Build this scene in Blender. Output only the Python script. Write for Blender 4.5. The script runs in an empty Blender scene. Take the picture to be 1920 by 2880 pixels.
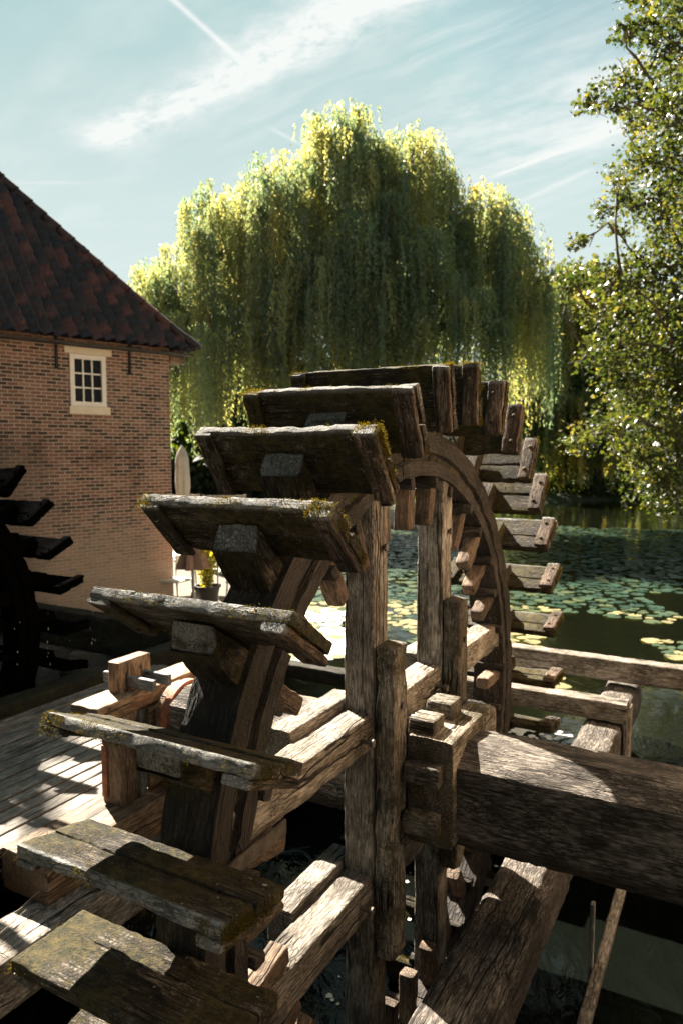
import bpy, math, random
import numpy as np
from mathutils import Matrix, Vector

# ------------------------------------------------------------------ camera, sky, sun, exposure
scene = bpy.context.scene
R = math.radians
CAM_H = 3.0                                    # eye height above the pond
YAW = R(28.806)                                # wheel plane turned to the right of the view
WC = Vector((0.336, 4.0, CAM_H - 1.763))       # wheel centre
cam_d = bpy.data.cameras.new("camera")
cam = bpy.data.objects.new("camera", cam_d)
scene.collection.objects.link(cam)
cam.location = (0, 0, CAM_H)
cam.rotation_euler = (R(90 - 4.937), 0, 0)
cam_d.sensor_fit = 'VERTICAL'
cam_d.sensor_height = 36.0
cam_d.lens = 25.59
cam_d.clip_start = 0.05
cam_d.clip_end = 3000
cam_d.dof.use_dof = True
cam_d.dof.focus_distance = 2.9
cam_d.dof.aperture_fstop = 3.2
scene.camera = cam

SUN_AZ, SUN_EL = R(-33.0), R(43.0)             # azimuth from the view direction, clockwise
sun_dir = Vector((math.sin(SUN_AZ) * math.cos(SUN_EL), math.cos(SUN_AZ) * math.cos(SUN_EL), math.sin(SUN_EL)))
sun_d = bpy.data.lights.new("sun", 'SUN')
sun_d.energy = 5.0
sun_d.angle = R(0.53)
sun_d.color = (1.0, 0.90, 0.76)
sun = bpy.data.objects.new("sun", sun_d)
scene.collection.objects.link(sun)
sun.rotation_euler = sun_dir.to_track_quat('Z', 'Y').to_euler()
sun.location = (-8, 12, 20)

scene.view_settings.view_transform = 'Standard'
scene.view_settings.look = 'None'
scene.view_settings.gamma = 1.0
scene.view_settings.exposure = 2.7

world = bpy.data.worlds.new("World")
scene.world = world
world.use_nodes = True


class NT:
    """small helper to write node trees"""
    def __init__(self, tree):
        self.t = tree
        self.n = tree.nodes
        self.l = tree.links

    def new(self, typ, **kw):
        nd = self.n.new(typ)
        for k, v in kw.items():
            setattr(nd, k, v)
        return nd

    def put(self, sock, v):
        if hasattr(v, 'is_linked') or isinstance(v, bpy.types.NodeSocket):
            self.l.new(v, sock)
        else:
            sock.default_value = v

    def m(self, op, a, b=0.0, c=0.0, clamp=False):
        nd = self.new('ShaderNodeMath', operation=op)
        nd.use_clamp = clamp
        self.put(nd.inputs[0], a)
        self.put(nd.inputs[1], b)
        self.put(nd.inputs[2], c)
        return nd.outputs[0]

    def vm(self, op, a, b=None, s=None):
        nd = self.new('ShaderNodeVectorMath', operation=op)
        self.put(nd.inputs[0], a)
        if b is not None:
            self.put(nd.inputs[1], b)
        if s is not None:
            self.put(nd.inputs['Scale'], s)
        return nd.outputs['Value'] if op in ('LENGTH', 'DOT_PRODUCT') else nd.outputs[0]

    def mix(self, f, a, b, blend='MIX'):
        nd = self.new('ShaderNodeMix', data_type='RGBA', blend_type=blend)
        self.put(nd.inputs[0], f)
        self.put(nd.inputs[6], a if not isinstance(a, tuple) else tuple(a) + ((1,) if len(a) == 3 else ()))
        self.put(nd.inputs[7], b if not isinstance(b, tuple) else tuple(b) + ((1,) if len(b) == 3 else ()))
        return nd.outputs[2]

    def noise(self, vec, scale, detail=4, rough=0.55, out=0, dist=0.0):
        nd = self.new('ShaderNodeTexNoise')
        self.put(nd.inputs['Vector'], vec)
        nd.inputs['Scale'].default_value = scale
        nd.inputs['Detail'].default_value = detail
        nd.inputs['Roughness'].default_value = rough
        nd.inputs['Distortion'].default_value = dist
        return nd.outputs[out]

    def voro(self, vec, scale, feature='F1', out='Distance', rnd=1.0):
        nd = self.new('ShaderNodeTexVoronoi', feature=feature)
        self.put(nd.inputs['Vector'], vec)
        nd.inputs['Scale'].default_value = scale
        nd.inputs['Randomness'].default_value = rnd
        return nd.outputs[out]

    def step(self, v, lo, hi, a=0.0, b=1.0):
        nd = self.new('ShaderNodeMapRange', interpolation_type='SMOOTHSTEP')
        self.put(nd.inputs['Value'], v)
        for i, x in zip(('From Min', 'From Max', 'To Min', 'To Max'), (lo, hi, a, b)):
            self.put(nd.inputs[i], x)
        return nd.outputs[0]

    def ramp(self, f, stops):
        nd = self.new('ShaderNodeValToRGB')
        cr = nd.color_ramp
        while len(cr.elements) < len(stops):
            cr.elements.new(0.5)
        for e, (p, c) in zip(cr.elements, stops):
            e.position = p
            e.color = tuple(c) + (1,)
        self.put(nd.inputs[0], f)
        return nd.outputs[0]

    def xyz(self, v):
        nd = self.new('ShaderNodeSeparateXYZ')
        self.put(nd.inputs[0], v)
        return nd.outputs

    def comb(self, x, y, z):
        nd = self.new('ShaderNodeCombineXYZ')
        for i, v in enumerate((x, y, z)):
            self.put(nd.inputs[i], v)
        return nd.outputs[0]


def build_world():
    t = NT(world.node_tree)
    t.n.clear()
    out = t.new('ShaderNodeOutputWorld')
    bg = t.new('ShaderNodeBackground')
    sky = t.new('ShaderNodeTexSky', sky_type='NISHITA')
    sky.sun_disc = False
    sky.sun_elevation = SUN_EL
    sky.sun_rotation = SUN_AZ
    sky.air_density = 1.1
    sky.dust_density = 1.2
    sky.ozone_density = 1.4
    tc = t.new('ShaderNodeTexCoord')
    d = tc.outputs['Generated']
    x, y, z = t.xyz(d)
    zc = t.m('MAXIMUM', z, 0.06)
    px, py = t.m('DIVIDE', x, zc), t.m('DIVIDE', y, zc)
    # streak frame: s runs along the bands of cirrus
    ux, uy = 0.754, -0.657
    s = t.m('ADD', t.m('MULTIPLY', px, ux), t.m('MULTIPLY', py, uy))
    q = t.m('ADD', t.m('MULTIPLY', px, -uy), t.m('MULTIPLY', py, ux))
    warp = t.noise(t.comb(px, py, 0.0), 2.2, 3)
    qw = t.m('ADD', q, t.m('MULTIPLY', t.m('SUBTRACT', warp, 0.5), 0.16))
    fine = t.noise(t.comb(t.m('MULTIPLY', s, 6.0), t.m('MULTIPLY', qw, 9.0), 0.0), 2.4, 6, 0.65)
    soft = t.noise(t.comb(t.m('MULTIPLY', s, 1.0), t.m('MULTIPLY', qw, 2.6), 3.0), 1.7, 5, 0.55)
    fib = t.noise(t.comb(t.m('MULTIPLY', s, 1.5), t.m('MULTIPLY', qw, 9.0), 7.0), 1.6, 5, 0.6)

    def band(q0, w, s0, s1, e0=0.25, e1=0.25):
        g = t.m('DIVIDE', t.m('SUBTRACT', qw, q0), w)
        g = t.m('POWER', 2.718, t.m('MULTIPLY', t.m('MULTIPLY', g, g), -1.0))
        return t.m('MULTIPLY', g, t.m('MULTIPLY', t.step(s, s0 - e0, s0 + e0), t.step(s, s1 + e1, s1 - e1)))
    tex = t.m('ADD', t.m('MULTIPLY', fine, 0.75), t.m('MULTIPLY', soft, 0.75))
    b1 = t.m('MULTIPLY', band(1.345, 0.10, -2.25, -0.85, 0.12, 0.3), t.step(tex, 0.38, 0.95))
    b2 = t.m('MULTIPLY', band(1.60, 0.10, -1.9, 0.1, 0.35, 0.4), t.step(fib, 0.35, 0.85))
    fan = t.m('MULTIPLY', t.step(qw, 1.55, 2.15), t.step(qw, 3.0, 2.3))
    fan = t.m('MULTIPLY', fan, t.m('MULTIPLY', t.step(s, -1.9, -1.2), t.step(t.m('ADD', soft, t.m('MULTIPLY', fine, 0.35)), 0.5, 0.9)))
    thin = t.m('MULTIPLY', t.step(soft, 0.42, 0.8), 0.30)

    def trail(a, b, w, k):
        ax_, ay_ = a
        dx, dy = b[0] - ax_, b[1] - ay_
        L = math.hypot(dx, dy)
        dx, dy = dx / L, dy / L
        rx, ry = t.m('SUBTRACT', px, ax_), t.m('SUBTRACT', py, ay_)
        al = t.m('ADD', t.m('MULTIPLY', rx, dx), t.m('MULTIPLY', ry, dy))
        ac = t.m('DIVIDE', t.m('ADD', t.m('MULTIPLY', rx, -dy), t.m('MULTIPLY', ry, dx)), w)
        g = t.m('POWER', 2.718, t.m('MULTIPLY', t.m('MULTIPLY', ac, ac), -1.0))
        return t.m('MULTIPLY', t.m('MULTIPLY', g, k), t.m('MULTIPLY', t.step(al, -0.04, 0.05), t.step(al, L + 0.05, L - 0.05)))
    tr = t.m('ADD', trail((-0.42, 1.62), (-0.217, 2.064), 0.009, 0.75), trail((0.5426, 2.796), (0.90, 2.35), 0.014, 0.7))
    tr = t.m('ADD', tr, trail((0.708, 3.086), (0.90, 2.69), 0.022, 0.45))
    tr = t.m('ADD', tr, trail((-1.42, 2.83), (-0.98, 2.84), 0.016, 0.28))
    tr = t.m('ADD', tr, trail((-0.22, 2.37), (-0.13, 2.50), 0.010, 0.45))
    mask = t.m('ADD', t.m('MULTIPLY', b1, 1.6), t.m('ADD', t.m('MULTIPLY', b2, 0.55), t.m('MULTIPLY', fan, 0.75)))
    mask = t.m('ADD', mask, t.m('ADD', thin, tr))
    mask = t.m('MULTIPLY', mask, t.step(z, 0.03, 0.16), clamp=True)
    tint = t.mix(1.0, sky.outputs[0], SKY_TINT, 'MULTIPLY')
    tint = t.vm('MINIMUM', tint, SKY_CAP)
    haze = t.step(z, 0.60, 0.20)
    tint = t.mix(t.m('MULTIPLY', haze, 0.92), tint, HAZE_COL)
    col = t.mix(mask, tint, CLOUD_COL)
    t.put(bg.inputs['Color'], col)
    bg.inputs['Strength'].default_value = 0.05
    t.l.new(bg.outputs[0], out.inputs['Surface'])


SKY_TINT = (0.36, 0.45, 0.33)
SKY_CAP = (1.28, 1.92, 1.97)          # keeps the glare round the sun from burning out
HAZE_COL = (2.25, 2.62, 2.56)
CLOUD_COL = (2.85, 2.97, 2.9)
build_world()

# ------------------------------------------------------------------ helpers
rng = np.random.default_rng(7)
random.seed(7)
COL = scene.collection


def hash3(i, j, k, seed):
    h = (i * 374761393 + j * 668265263 + k * 2147483647 + seed * 1274126177) & 0xFFFFFFFF
    h = ((h ^ (h >> 13)) * 1103515245) & 0xFFFFFFFF
    h = ((h ^ (h >> 16)) * 2246822519) & 0xFFFFFFFF
    return ((h ^ (h >> 15)) & 0xFFFFFF) / float(0xFFFFFF) * 2 - 1


def vnoise(P, seed=0):
    """value noise, P (n,3) -> (n,) in -1..1"""
    P = np.asarray(P, float)
    I = np.floor(P).astype(np.int64)
    Fr = P - I
    Fr = Fr * Fr * (3 - 2 * Fr)
    r = np.zeros(len(P))
    for a in (0, 1):
        for b in (0, 1):
            for c in (0, 1):
                w = (Fr[:, 0] if a else 1 - Fr[:, 0]) * (Fr[:, 1] if b else 1 - Fr[:, 1]) * (Fr[:, 2] if c else 1 - Fr[:, 2])
                r += w * hash3(I[:, 0] + a, I[:, 1] + b, I[:, 2] + c, seed)
    return r


def fbm(P, seed=0, o=3):
    r, a, f = 0, 1, 1
    for i in range(o):
        r = r + a * vnoise(np.asarray(P) * f, seed + i * 17)
        a *= 0.5
        f *= 2.1
    return r / 1.75


class G:
    """collects geometry; build() links it as ONE mesh object"""
    def __init__(self):
        self.V, self.GC, self.VAL, self.F = [], [], [], {}
        self.n = 0

    def add(self, V, faces, gc=None, val=None, M=None):
        V = np.asarray(V, float)
        if gc is None:
            gc = V
        if M is not None:
            A = np.array(M)
            V = V @ A[:3, :3].T + A[:3, 3]
        self.V.append(V)
        self.GC.append(np.asarray(gc, float))
        self.VAL.append(np.full(len(V), 0.5) if val is None else np.asarray(val, float))
        for f in faces:
            f = np.asarray(f, np.int64)
            if len(f):
                self.F.setdefault(f.shape[1], []).append(f + self.n)
        self.n += len(V)
        return self

    def mesh(self, name, smooth=True):
        V = np.concatenate(self.V)
        me = bpy.data.meshes.new(name)
        me.vertices.add(len(V))
        me.vertices.foreach_set('co', V.ravel())
        loops, starts, tot = [], [], 0
        for k, fl in sorted(self.F.items()):
            f = np.concatenate(fl)
            loops.append(f.ravel())
            starts.append(np.arange(len(f)) * k + tot)
            tot += f.size
        lv = np.concatenate(loops)
        st = np.concatenate(starts)
        me.loops.add(len(lv))
        me.loops.foreach_set('vertex_index', lv.astype(np.int32))
        me.polygons.add(len(st))
        me.polygons.foreach_set('loop_start', st.astype(np.int32))
        me.polygons.foreach_set('use_smooth', np.full(len(st), smooth))
        a = me.attributes.new('gc', 'FLOAT_VECTOR', 'POINT')
        a.data.foreach_set('vector', np.concatenate(self.GC).ravel())
        a = me.attributes.new('val', 'FLOAT', 'POINT')
        a.data.foreach_set('value', np.concatenate(self.VAL))
        me.update(calc_edges=True)
        me.validate()
        if smooth:
            me.set_sharp_from_angle(angle=R(50))
        return me

    def build(self, name, mat, parent=None, M=None, smooth=True):
        return link(name, self.mesh(name, smooth), mat, parent, M)


def link(name, me, mat, parent=None, M=None):
    if mat is not None and not me.materials:
        me.materials.append(mat)
    o = bpy.data.objects.new(name, me)
    COL.objects.link(o)
    if parent is not None:
        o.parent = parent
    if M is not None:
        o.matrix_basis = M
    return o


def tag(o, label=None, cat=None, group=None, kind=None):
    if label: o['label'] = label
    if cat: o['category'] = cat
    if group: o['group'] = group
    if kind: o['kind'] = kind
    return o


def empty(name, loc=(0, 0, 0), rz=0.0, label=None, cat=None, group=None):
    o = bpy.data.objects.new(name, None)
    o.empty_display_size = 0.2
    COL.objects.link(o)
    o.matrix_world = Matrix.Translation(loc) @ Matrix.Rotation(rz, 4, 'Z')
    return tag(o, label, cat, group)


WM = Matrix.Translation(WC) @ Matrix.Rotation(-YAW, 4, 'Z')    # wheel frame: x axle, y wheel plane, z up


def W2(a, b, z):
    return WM @ Vector((a, b, z))


# ---- cross-sections and sweeps
def rect_sec(w, t, r=0.012, step=0.03):
    P, C = [], []
    hw, ht = w / 2, t / 2
    cor = [(hw - r, ht - r, 0), (-hw + r, ht - r, 90), (-hw + r, -ht + r, 180), (hw - r, -ht + r, 270)]
    for i, (cx, cy, a0) in enumerate(cor):
        for da in (0, 45, 90):
            a = R(a0 + da)
            P.append((cx + r * math.cos(a), cy + r * math.sin(a)))
            C.append(1.0)
        nx, ny, na = cor[(i + 1) % 4]
        e0 = np.array(P[-1])
        e1 = np.array((nx + r * math.cos(R(na)), ny + r * math.sin(R(na))))
        k = max(1, int(np.linalg.norm(e1 - e0) / step))
        for j in range(1, k):
            P.append(tuple(e0 + (e1 - e0) * j / k))
            C.append(0.0)
    return np.array(P), np.array(C)


def poly_sec(pts, step=0.03):
    P, C = [], []
    for i in range(len(pts)):
        a, b = np.array(pts[i], float), np.array(pts[(i + 1) % len(pts)], float)
        k = max(1, int(np.linalg.norm(b - a) / step))
        for j in range(k):
            P.append(tuple(a + (b - a) * j / k))
            C.append(1.0 if j == 0 else 0.0)
    return np.array(P), np.array(C)


def timber_geo(L, sec, step=0.035, amp=0.003, wear=0.010, end=0.006, seed=None, taper=None, bow=0.0, groove=0.0):
    """length along x; sec in (y,z)"""
    seed = int(rng.integers(1, 99999)) if seed is None else seed
    P, C = sec
    N = len(P)
    k = max(2, int(L / step))
    xs = np.concatenate([[0.0], np.linspace(0.004, L - 0.004, k + 1), [L]])
    V, Cn = [], []
    ns = len(xs)
    for i, x in enumerate(xs):
        s = 0.94 if i in (0, ns - 1) else 1.0
        q = P * s
        if taper is not None:
            q = q * (1 + (taper - 1) * x / L)
        V.append(np.column_stack([np.full(N, x), q]))
        Cn.append(C)
    V = np.concatenate(V)
    Cn = np.concatenate(Cn)
    gc = V.copy()
    out = V.copy()
    out[:, 0] = 0
    out /= (np.linalg.norm(out, axis=1, keepdims=True) + 1e-9)
    off = seed * 0.37
    d = amp * fbm(V * np.array([4, 14, 14]) + off, seed) + amp * 0.9 * fbm(V * np.array([14, 55, 55]) + off, seed + 5, 2)
    w = np.clip(fbm(V * np.array([7, 9, 9]) + off + 9, seed + 11), 0, 1) * wear + np.clip(vnoise(V * np.array([26, 30, 30]) + off, seed + 3), 0, 1) * wear * 0.5
    d = d - Cn * w - wear * 0.15 * (1 - Cn) * np.clip(fbm(V * np.array([3, 20, 20]), seed + 31), 0.2, 1)
    V = V + out * d[:, None]
    e = np.minimum(gc[:, 0], L - gc[:, 0])
    V[:, 0] += np.where(e < 0.02, end * fbm(np.column_stack([gc[:, 1] * 22, gc[:, 2] * 22, gc[:, 0] * 3 + off]), seed + 7), 0)
    if bow:
        V[:, 2] -= bow * (1 - (2 * gc[:, 0] / L - 1) ** 2)
    i = np.arange(ns - 1)[:, None] * N
    j = np.arange(N)[None, :]
    j2 = (j + 1) % N
    Q = np.stack([i + j, i + j2, i + N + j2, i + N + j], -1).reshape(-1, 4)[:, ::-1]
    c0 = np.arange(N)[None, :]
    c1 = (np.arange(N) + (ns - 1) * N)[None, ::-1]
    return V, [Q, c0, c1], gc


def frame(p0, p1, up=(0, 0, 1)):
    p0, p1 = Vector(p0), Vector(p1)
    X = (p1 - p0).normalized()
    Z = Vector(up)
    Z = (Z - X * Z.dot(X)).normalized()
    Y = Z.cross(X)
    M = Matrix((X, Y, Z)).transposed().to_4x4()
    M.translation = p0
    return M, (p1 - p0).length


def timber(name, mat, p0, p1, w, t, parent=None, up=(0, 0, 1), r=0.012, sec=None, world=False, **kw):
    M, L = frame(p0, p1, up)
    V, F, gc = timber_geo(L, sec or rect_sec(w, t, r), **kw)
    if world:
        M = WM @ M
    return G().add(V, F, gc).build(name, mat, parent, M)


def block(name, mat, lo, hi, parent=None, axis=0, world=False, **kw):
    """axis aligned timber between two corners, grain along axis"""
    lo, hi = np.minimum(lo, hi).astype(float), np.maximum(lo, hi).astype(float)
    c = (lo + hi) / 2
    p0, p1 = c.copy(), c.copy()
    p0[axis], p1[axis] = lo[axis], hi[axis]
    s = hi - lo
    if axis == 0: up, w, t = (0, 0, 1), s[1], s[2]
    elif axis == 1: up, w, t = (0, 0, 1), s[0], s[2]
    else: up, w, t = (0, 1, 0), s[0], s[1]
    kw.setdefault('r', min(0.012, 0.2 * min(w, t)))
    return timber(name, mat, p0, p1, w, t, parent, up, world=world, **kw)


def boxgeo(lo, hi):
    lo, hi = np.array(lo, float), np.array(hi, float)
    V = np.array([[(lo, hi)[i][0], (lo, hi)[j][1], (lo, hi)[k][2]] for i in (0, 1) for j in (0, 1) for k in (0, 1)])
    F = np.array([[0, 1, 3, 2], [4, 6, 7, 5], [0, 4, 5, 1], [2, 3, 7, 6], [0, 2, 6, 4], [1, 5, 7, 3]])
    return V, [F]


def tube(pts, rad, n=8, cap=True):
    pts = np.asarray(pts, float)
    rad = np.broadcast_to(np.asarray(rad, float), (len(pts),))
    V, gc = [], []
    L = 0
    for i, p in enumerate(pts):
        d = pts[min(i + 1, len(pts) - 1)] - pts[max(i - 1, 0)]
        d /= np.linalg.norm(d) + 1e-9
        u = np.cross(d, (0.31, 0.2, 0.93) if abs(d[2]) < 0.9 else (1, 0.1, 0))
        u /= np.linalg.norm(u)
        v = np.cross(d, u)
        if i: L += np.linalg.norm(p - pts[i - 1])
        a = np.linspace(0, 2 * math.pi, n, endpoint=False)
        off = rad[i] * (np.cos(a)[:, None] * u + np.sin(a)[:, None] * v)
        V.append(p + off)
        gc.append(np.column_stack([np.full(n, L), rad[i] * np.cos(a), rad[i] * np.sin(a)]))
    i = np.arange(len(pts) - 1)[:, None] * n
    j = np.arange(n)[None, :]
    j2 = (j + 1) % n
    Q = np.stack([i + j, i + j2, i + n + j2, i + n + j], -1).reshape(-1, 4)
    F = [Q]
    if cap:
        F += [np.arange(n)[None, ::-1], (np.arange(n) + (len(pts) - 1) * n)[None, :]]
    return np.concatenate(V), F, np.concatenate(gc)


def lathe(prof, n=16, M=None):
    pts = np.array([(0, 0, z) for r_, z in prof], float)
    a = np.linspace(0, 2 * math.pi, n, endpoint=False)
    V = np.concatenate([np.column_stack([r_ * np.cos(a), r_ * np.sin(a), np.full(n, z)]) for r_, z in prof])
    i = np.arange(len(prof) - 1)[:, None] * n
    j = np.arange(n)[None, :]
    j2 = (j + 1) % n
    Q = np.stack([i + j, i + j2, i + n + j2, i + n + j], -1).reshape(-1, 4)
    return V, [Q, np.arange(n)[None, ::-1], (np.arange(n) + (len(prof) - 1) * n)[None, :]]


# ------------------------------------------------------------------ materials
def new_mat(name):
    m = bpy.data.materials.new(name)
    m.use_nodes = True
    t = NT(m.node_tree)
    t.n.clear()
    out = t.new('ShaderNodeOutputMaterial')
    b = t.new('ShaderNodeBsdfPrincipled')
    t.l.new(b.outputs[0], out.inputs[0])
    return m, t, b, out


def attr(t, name, out='Vector'):
    return t.new('ShaderNodeAttribute', attribute_name=name).outputs[out]


def bump(t, b, h, dist, strength=1.0):
    nd = t.new('ShaderNodeBump')
    nd.inputs['Distance'].default_value = dist
    nd.inputs['Strength'].default_value = strength
    t.put(nd.inputs['Height'], h)
    t.l.new(nd.outputs[0], b.inputs['Normal'])


def wood(name, light, mid, dark, moss=0.0, moss_col=(0.07, 0.075, 0.014), moss_col2=(0.035, 0.04, 0.01), flake=0.6,
         crack_scale=62, rough=0.85, bumpd=0.010, lichen=0.0, spec=0.3, worn=False):
    light, mid, dark = (tuple(x * k for x in c) for c, k in ((light, 0.92), (mid, 0.48), (dark, 0.28)))
    moss_col, moss_col2 = (tuple(x * 0.62 for x in c) for c in (moss_col, moss_col2))
    m, t, b, out = new_mat(name)
    gc = attr(t, 'gc')
    rnd = t.new('ShaderNodeObjectInfo').outputs['Random']
    off = t.vm('SCALE', (13.7, 7.1, 29.3), s=rnd)
    p = t.vm('ADD', gc, off)
    st = t.vm('MULTIPLY', p, (0.16, 1.0, 1.0))
    st2 = t.vm('MULTIPLY', p, (0.26, 1.0, 1.0))
    grain = t.noise(st, 90, 5, 0.65)
    broad = t.noise(t.vm('MULTIPLY', p, (0.5, 1, 1)), 7, 4, 0.6)
    wob = t.vm('SCALE', t.noise(p, 18, 3, out=1), s=0.014)
    cell = t.voro(t.vm('ADD', st2, wob), crack_scale, 'DISTANCE_TO_EDGE')
    pit = t.step(t.noise(t.vm('MULTIPLY', p, (0.35, 1, 1)), 150, 3, 0.7), 0.60, 0.68)
    cell2 = t.voro(t.vm('ADD', t.vm('MULTIPLY', p, (0.05, 1.0, 1.0)), wob), crack_scale * 0.6, 'DISTANCE_TO_EDGE')
    patchy = t.step(t.noise(p, 5.5, 3), 0.35, 0.65)
    crack = t.m('MULTIPLY', t.step(cell, 0.16, 0.0), t.m('MULTIPLY', patchy, flake))
    crack = t.m('MAXIMUM', crack, t.m('MULTIPLY', pit, flake))
    long_ = t.m('MULTIPLY', t.step(cell2, 0.04, 0.0), t.m('MULTIPLY', t.step(t.noise(p, 3.3, 3), 0.42, 0.6), 0.8))
    cr = t.m('MAXIMUM', crack, long_)
    f = t.m('ADD', t.m('MULTIPLY', grain, 0.65), t.m('MULTIPLY', broad, 0.45))
    col = t.ramp(f, [(0.34, dark), (0.52, mid), (0.70, light)])
    col = t.mix(t.m('MULTIPLY', cr, 0.85), col, tuple(c * 0.22 for c in dark))
    kn = t.voro(t.vm('MULTIPLY', p, (0.55, 1.0, 1.0)), 2.6, 'F1')
    knot = t.m('MULTIPLY', t.step(kn, 0.105, 0.05), 0.8)
    col = t.mix(knot, col, tuple(c * 0.5 for c in dark))
    sp_ = t.voro(t.vm('ADD', t.vm('MULTIPLY', p, (0.025, 1.0, 1.0)), t.vm('SCALE', t.noise(p, 5, 2, out=1), s=0.02)), 13, 'DISTANCE_TO_EDGE')
    split = t.m('MULTIPLY', t.step(sp_, 0.035, 0.008), t.step(t.noise(t.vm('MULTIPLY', p, (0.6, 1, 1)), 2.7, 2), 0.50, 0.56))
    col = t.mix(t.m('MULTIPLY', split, 0.93), col, (0.006, 0.005, 0.004))
    tone = t.m('FRACT', t.m('MULTIPLY', rnd, 71.3))
    col = t.mix(t.m('MULTIPLY', t.m('FRACT', t.m('MULTIPLY', rnd, 37.9)), 0.85), col, t.mix(1.0, col, (0.92, 1.0, 1.10), 'MULTIPLY'))
    col = t.vm('SCALE', col, s=t.m('ADD', 0.70, t.m('MULTIPLY', tone, 0.60)))
    if not worn:
        on = t.xyz(t.new('ShaderNodeTexCoord').outputs['Normal'])
        endf = t.step(t.m('ABSOLUTE', on[0]), 0.75, 0.9)
        gx, gy, gz = t.xyz(gc)
        rad_ = t.m('ADD', t.m('SQRT', t.m('ADD', t.m('MULTIPLY', gy, gy), t.m('MULTIPLY', gz, gz))), t.m('MULTIPLY', t.noise(p, 9, 4), 0.09))
        ring = t.m('ADD', 0.5, t.m('MULTIPLY', t.m('SINE', t.m('MULTIPLY', rad_, 420.0)), 0.5))
        ang = t.m('ABSOLUTE', t.m('SINE', t.m('MULTIPLY', t.m('ARCTAN2', gy, gz), 3.5)))
        ray = t.m('MULTIPLY', t.step(ang, 0.10, 0.02), t.step(t.noise(p, 22, 2), 0.45, 0.6))
        ec = t.mix(ring, tuple(c * 0.8 for c in dark), mid)
        ec = t.mix(ray, ec, (0.006, 0.005, 0.004))
        col = t.mix(t.m('MULTIPLY', endf, 0.55), col, ec)
    stain = t.step(t.noise(p, 3.1, 5, 0.6), 0.52, 0.72)
    col = t.mix(t.m('MULTIPLY', stain, 0.45), col, tuple(0.55 * c for c in mid))
    if lichen > 0:
        lm = t.step(t.voro(t.vm('ADD', p, wob), 34, 'F1'), 0.20, 0.08)
        lm = t.m('MULTIPLY', lm, t.step(t.noise(p, 9, 3), 0.5, 0.62))
        col = t.mix(t.m('MULTIPLY', lm, lichen), col, (0.42, 0.41, 0.35))
    if worn:
        wv = t.m('MULTIPLY', t.m('SUBTRACT', attr(t, 'val', 'Fac'), 0.5), 2.0, clamp=True)
        wc = t.mix(cr, t.mix(grain, (0.15, 0.148, 0.14), (0.30, 0.295, 0.28)), (0.02, 0.03, 0.028))
        col = t.mix(t.m('MULTIPLY', wv, t.step(t.noise(p, 11, 4), 0.25, 0.5)), col, wc)
    hgt = t.m('ADD', t.m('MULTIPLY', grain, 0.4), t.m('SUBTRACT', t.m('MULTIPLY', broad, 0.35), t.m('ADD', t.m('MULTIPLY', cr, 0.6), t.m('MULTIPLY', split, 1.6))))
    if moss > 0:
        mn = t.noise(p, 4.2, 8, 0.68)
        mf = t.noise(p, 85, 4, 0.75)
        mm = t.step(t.m('ADD', mn, t.m('MULTIPLY', t.m('SUBTRACT', mf, 0.5), 0.75)), 0.64 - 0.34 * moss, 0.76 - 0.34 * moss)
        mc = t.ramp(t.m('ADD', t.m('MULTIPLY', t.noise(p, 26, 4), 0.55), t.m('MULTIPLY', t.noise(p, 210, 3, 0.7), 0.5)), [(0.36, tuple(c * 0.35 for c in moss_col2)), (0.48, moss_col2), (0.58, (moss_col[0] * 0.9, moss_col[1] * 0.75, moss_col[2])), (0.70, tuple(c * 1.25 for c in moss_col))])
        col = t.mix(t.m('MULTIPLY', t.m('MULTIPLY', mm, 0.9), t.m('SUBTRACT', 1.0, t.m('MULTIPLY', t.m('SUBTRACT', attr(t, 'val', 'Fac'), 0.5), 1.6, clamp=True))), col, mc)
        hgt = t.mix(mm, hgt, t.m('ADD', t.m('MULTIPLY', mf, 0.9), 0.35))
    t.put(b.inputs['Base Color'], col)
    b.inputs['Roughness'].default_value = rough
    b.inputs['Specular IOR Level'].default_value = spec
    bump(t, b, hgt, bumpd)
    return m


M_OAK = wood('weathered_oak', (0.50, 0.435, 0.355), (0.32, 0.262, 0.20), (0.11, 0.086, 0.064), flake=0.75, lichen=0.35)
M_OAKM = wood('mossy_oak', (0.40, 0.34, 0.26), (0.23, 0.185, 0.132), (0.09, 0.065, 0.042), moss=0.35, flake=0.8, lichen=0.5,
              moss_col=(0.16, 0.14, 0.035), moss_col2=(0.08, 0.07, 0.02))
M_SHAFT = wood('shaft_oak', (0.36, 0.305, 0.25), (0.145, 0.118, 0.094), (0.06, 0.046, 0.036), flake=0.9, crack_scale=75)
M_PAD = wood('paddle_wood', (0.20, 0.165, 0.125), (0.064, 0.050, 0.037), (0.020, 0.017, 0.013), moss=0.66, flake=0.7, lichen=0.75, spec=0.22,
             moss_col=(0.105, 0.092, 0.020), moss_col2=(0.034, 0.034, 0.009), worn=True)
M_CLEAT = wood('cleat_wood', (0.26, 0.185, 0.13), (0.115, 0.078, 0.053), (0.035, 0.025, 0.018), moss=0.25, flake=0.5, lichen=0.3, spec=0.22,
               moss_col=(0.105, 0.092, 0.020), moss_col2=(0.034, 0.034, 0.009), worn=True)
M_RIM = wood('rim_wood', (0.13, 0.10, 0.078), (0.066, 0.05, 0.038), (0.024, 0.019, 0.015), moss=0.25, flake=0.9, crack_scale=48, spec=0.4,
             moss_col=(0.05, 0.045, 0.014))
M_TAIL = wood('tail_wood', (0.34, 0.235, 0.155), (0.20, 0.135, 0.088), (0.075, 0.05, 0.033), flake=0.5, lichen=0.2)
M_DECK = wood('deck_wood', (0.52, 0.46, 0.39), (0.38, 0.325, 0.265), (0.17, 0.135, 0.105), flake=0.12, crack_scale=40, bumpd=0.004, rough=0.75)
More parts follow.
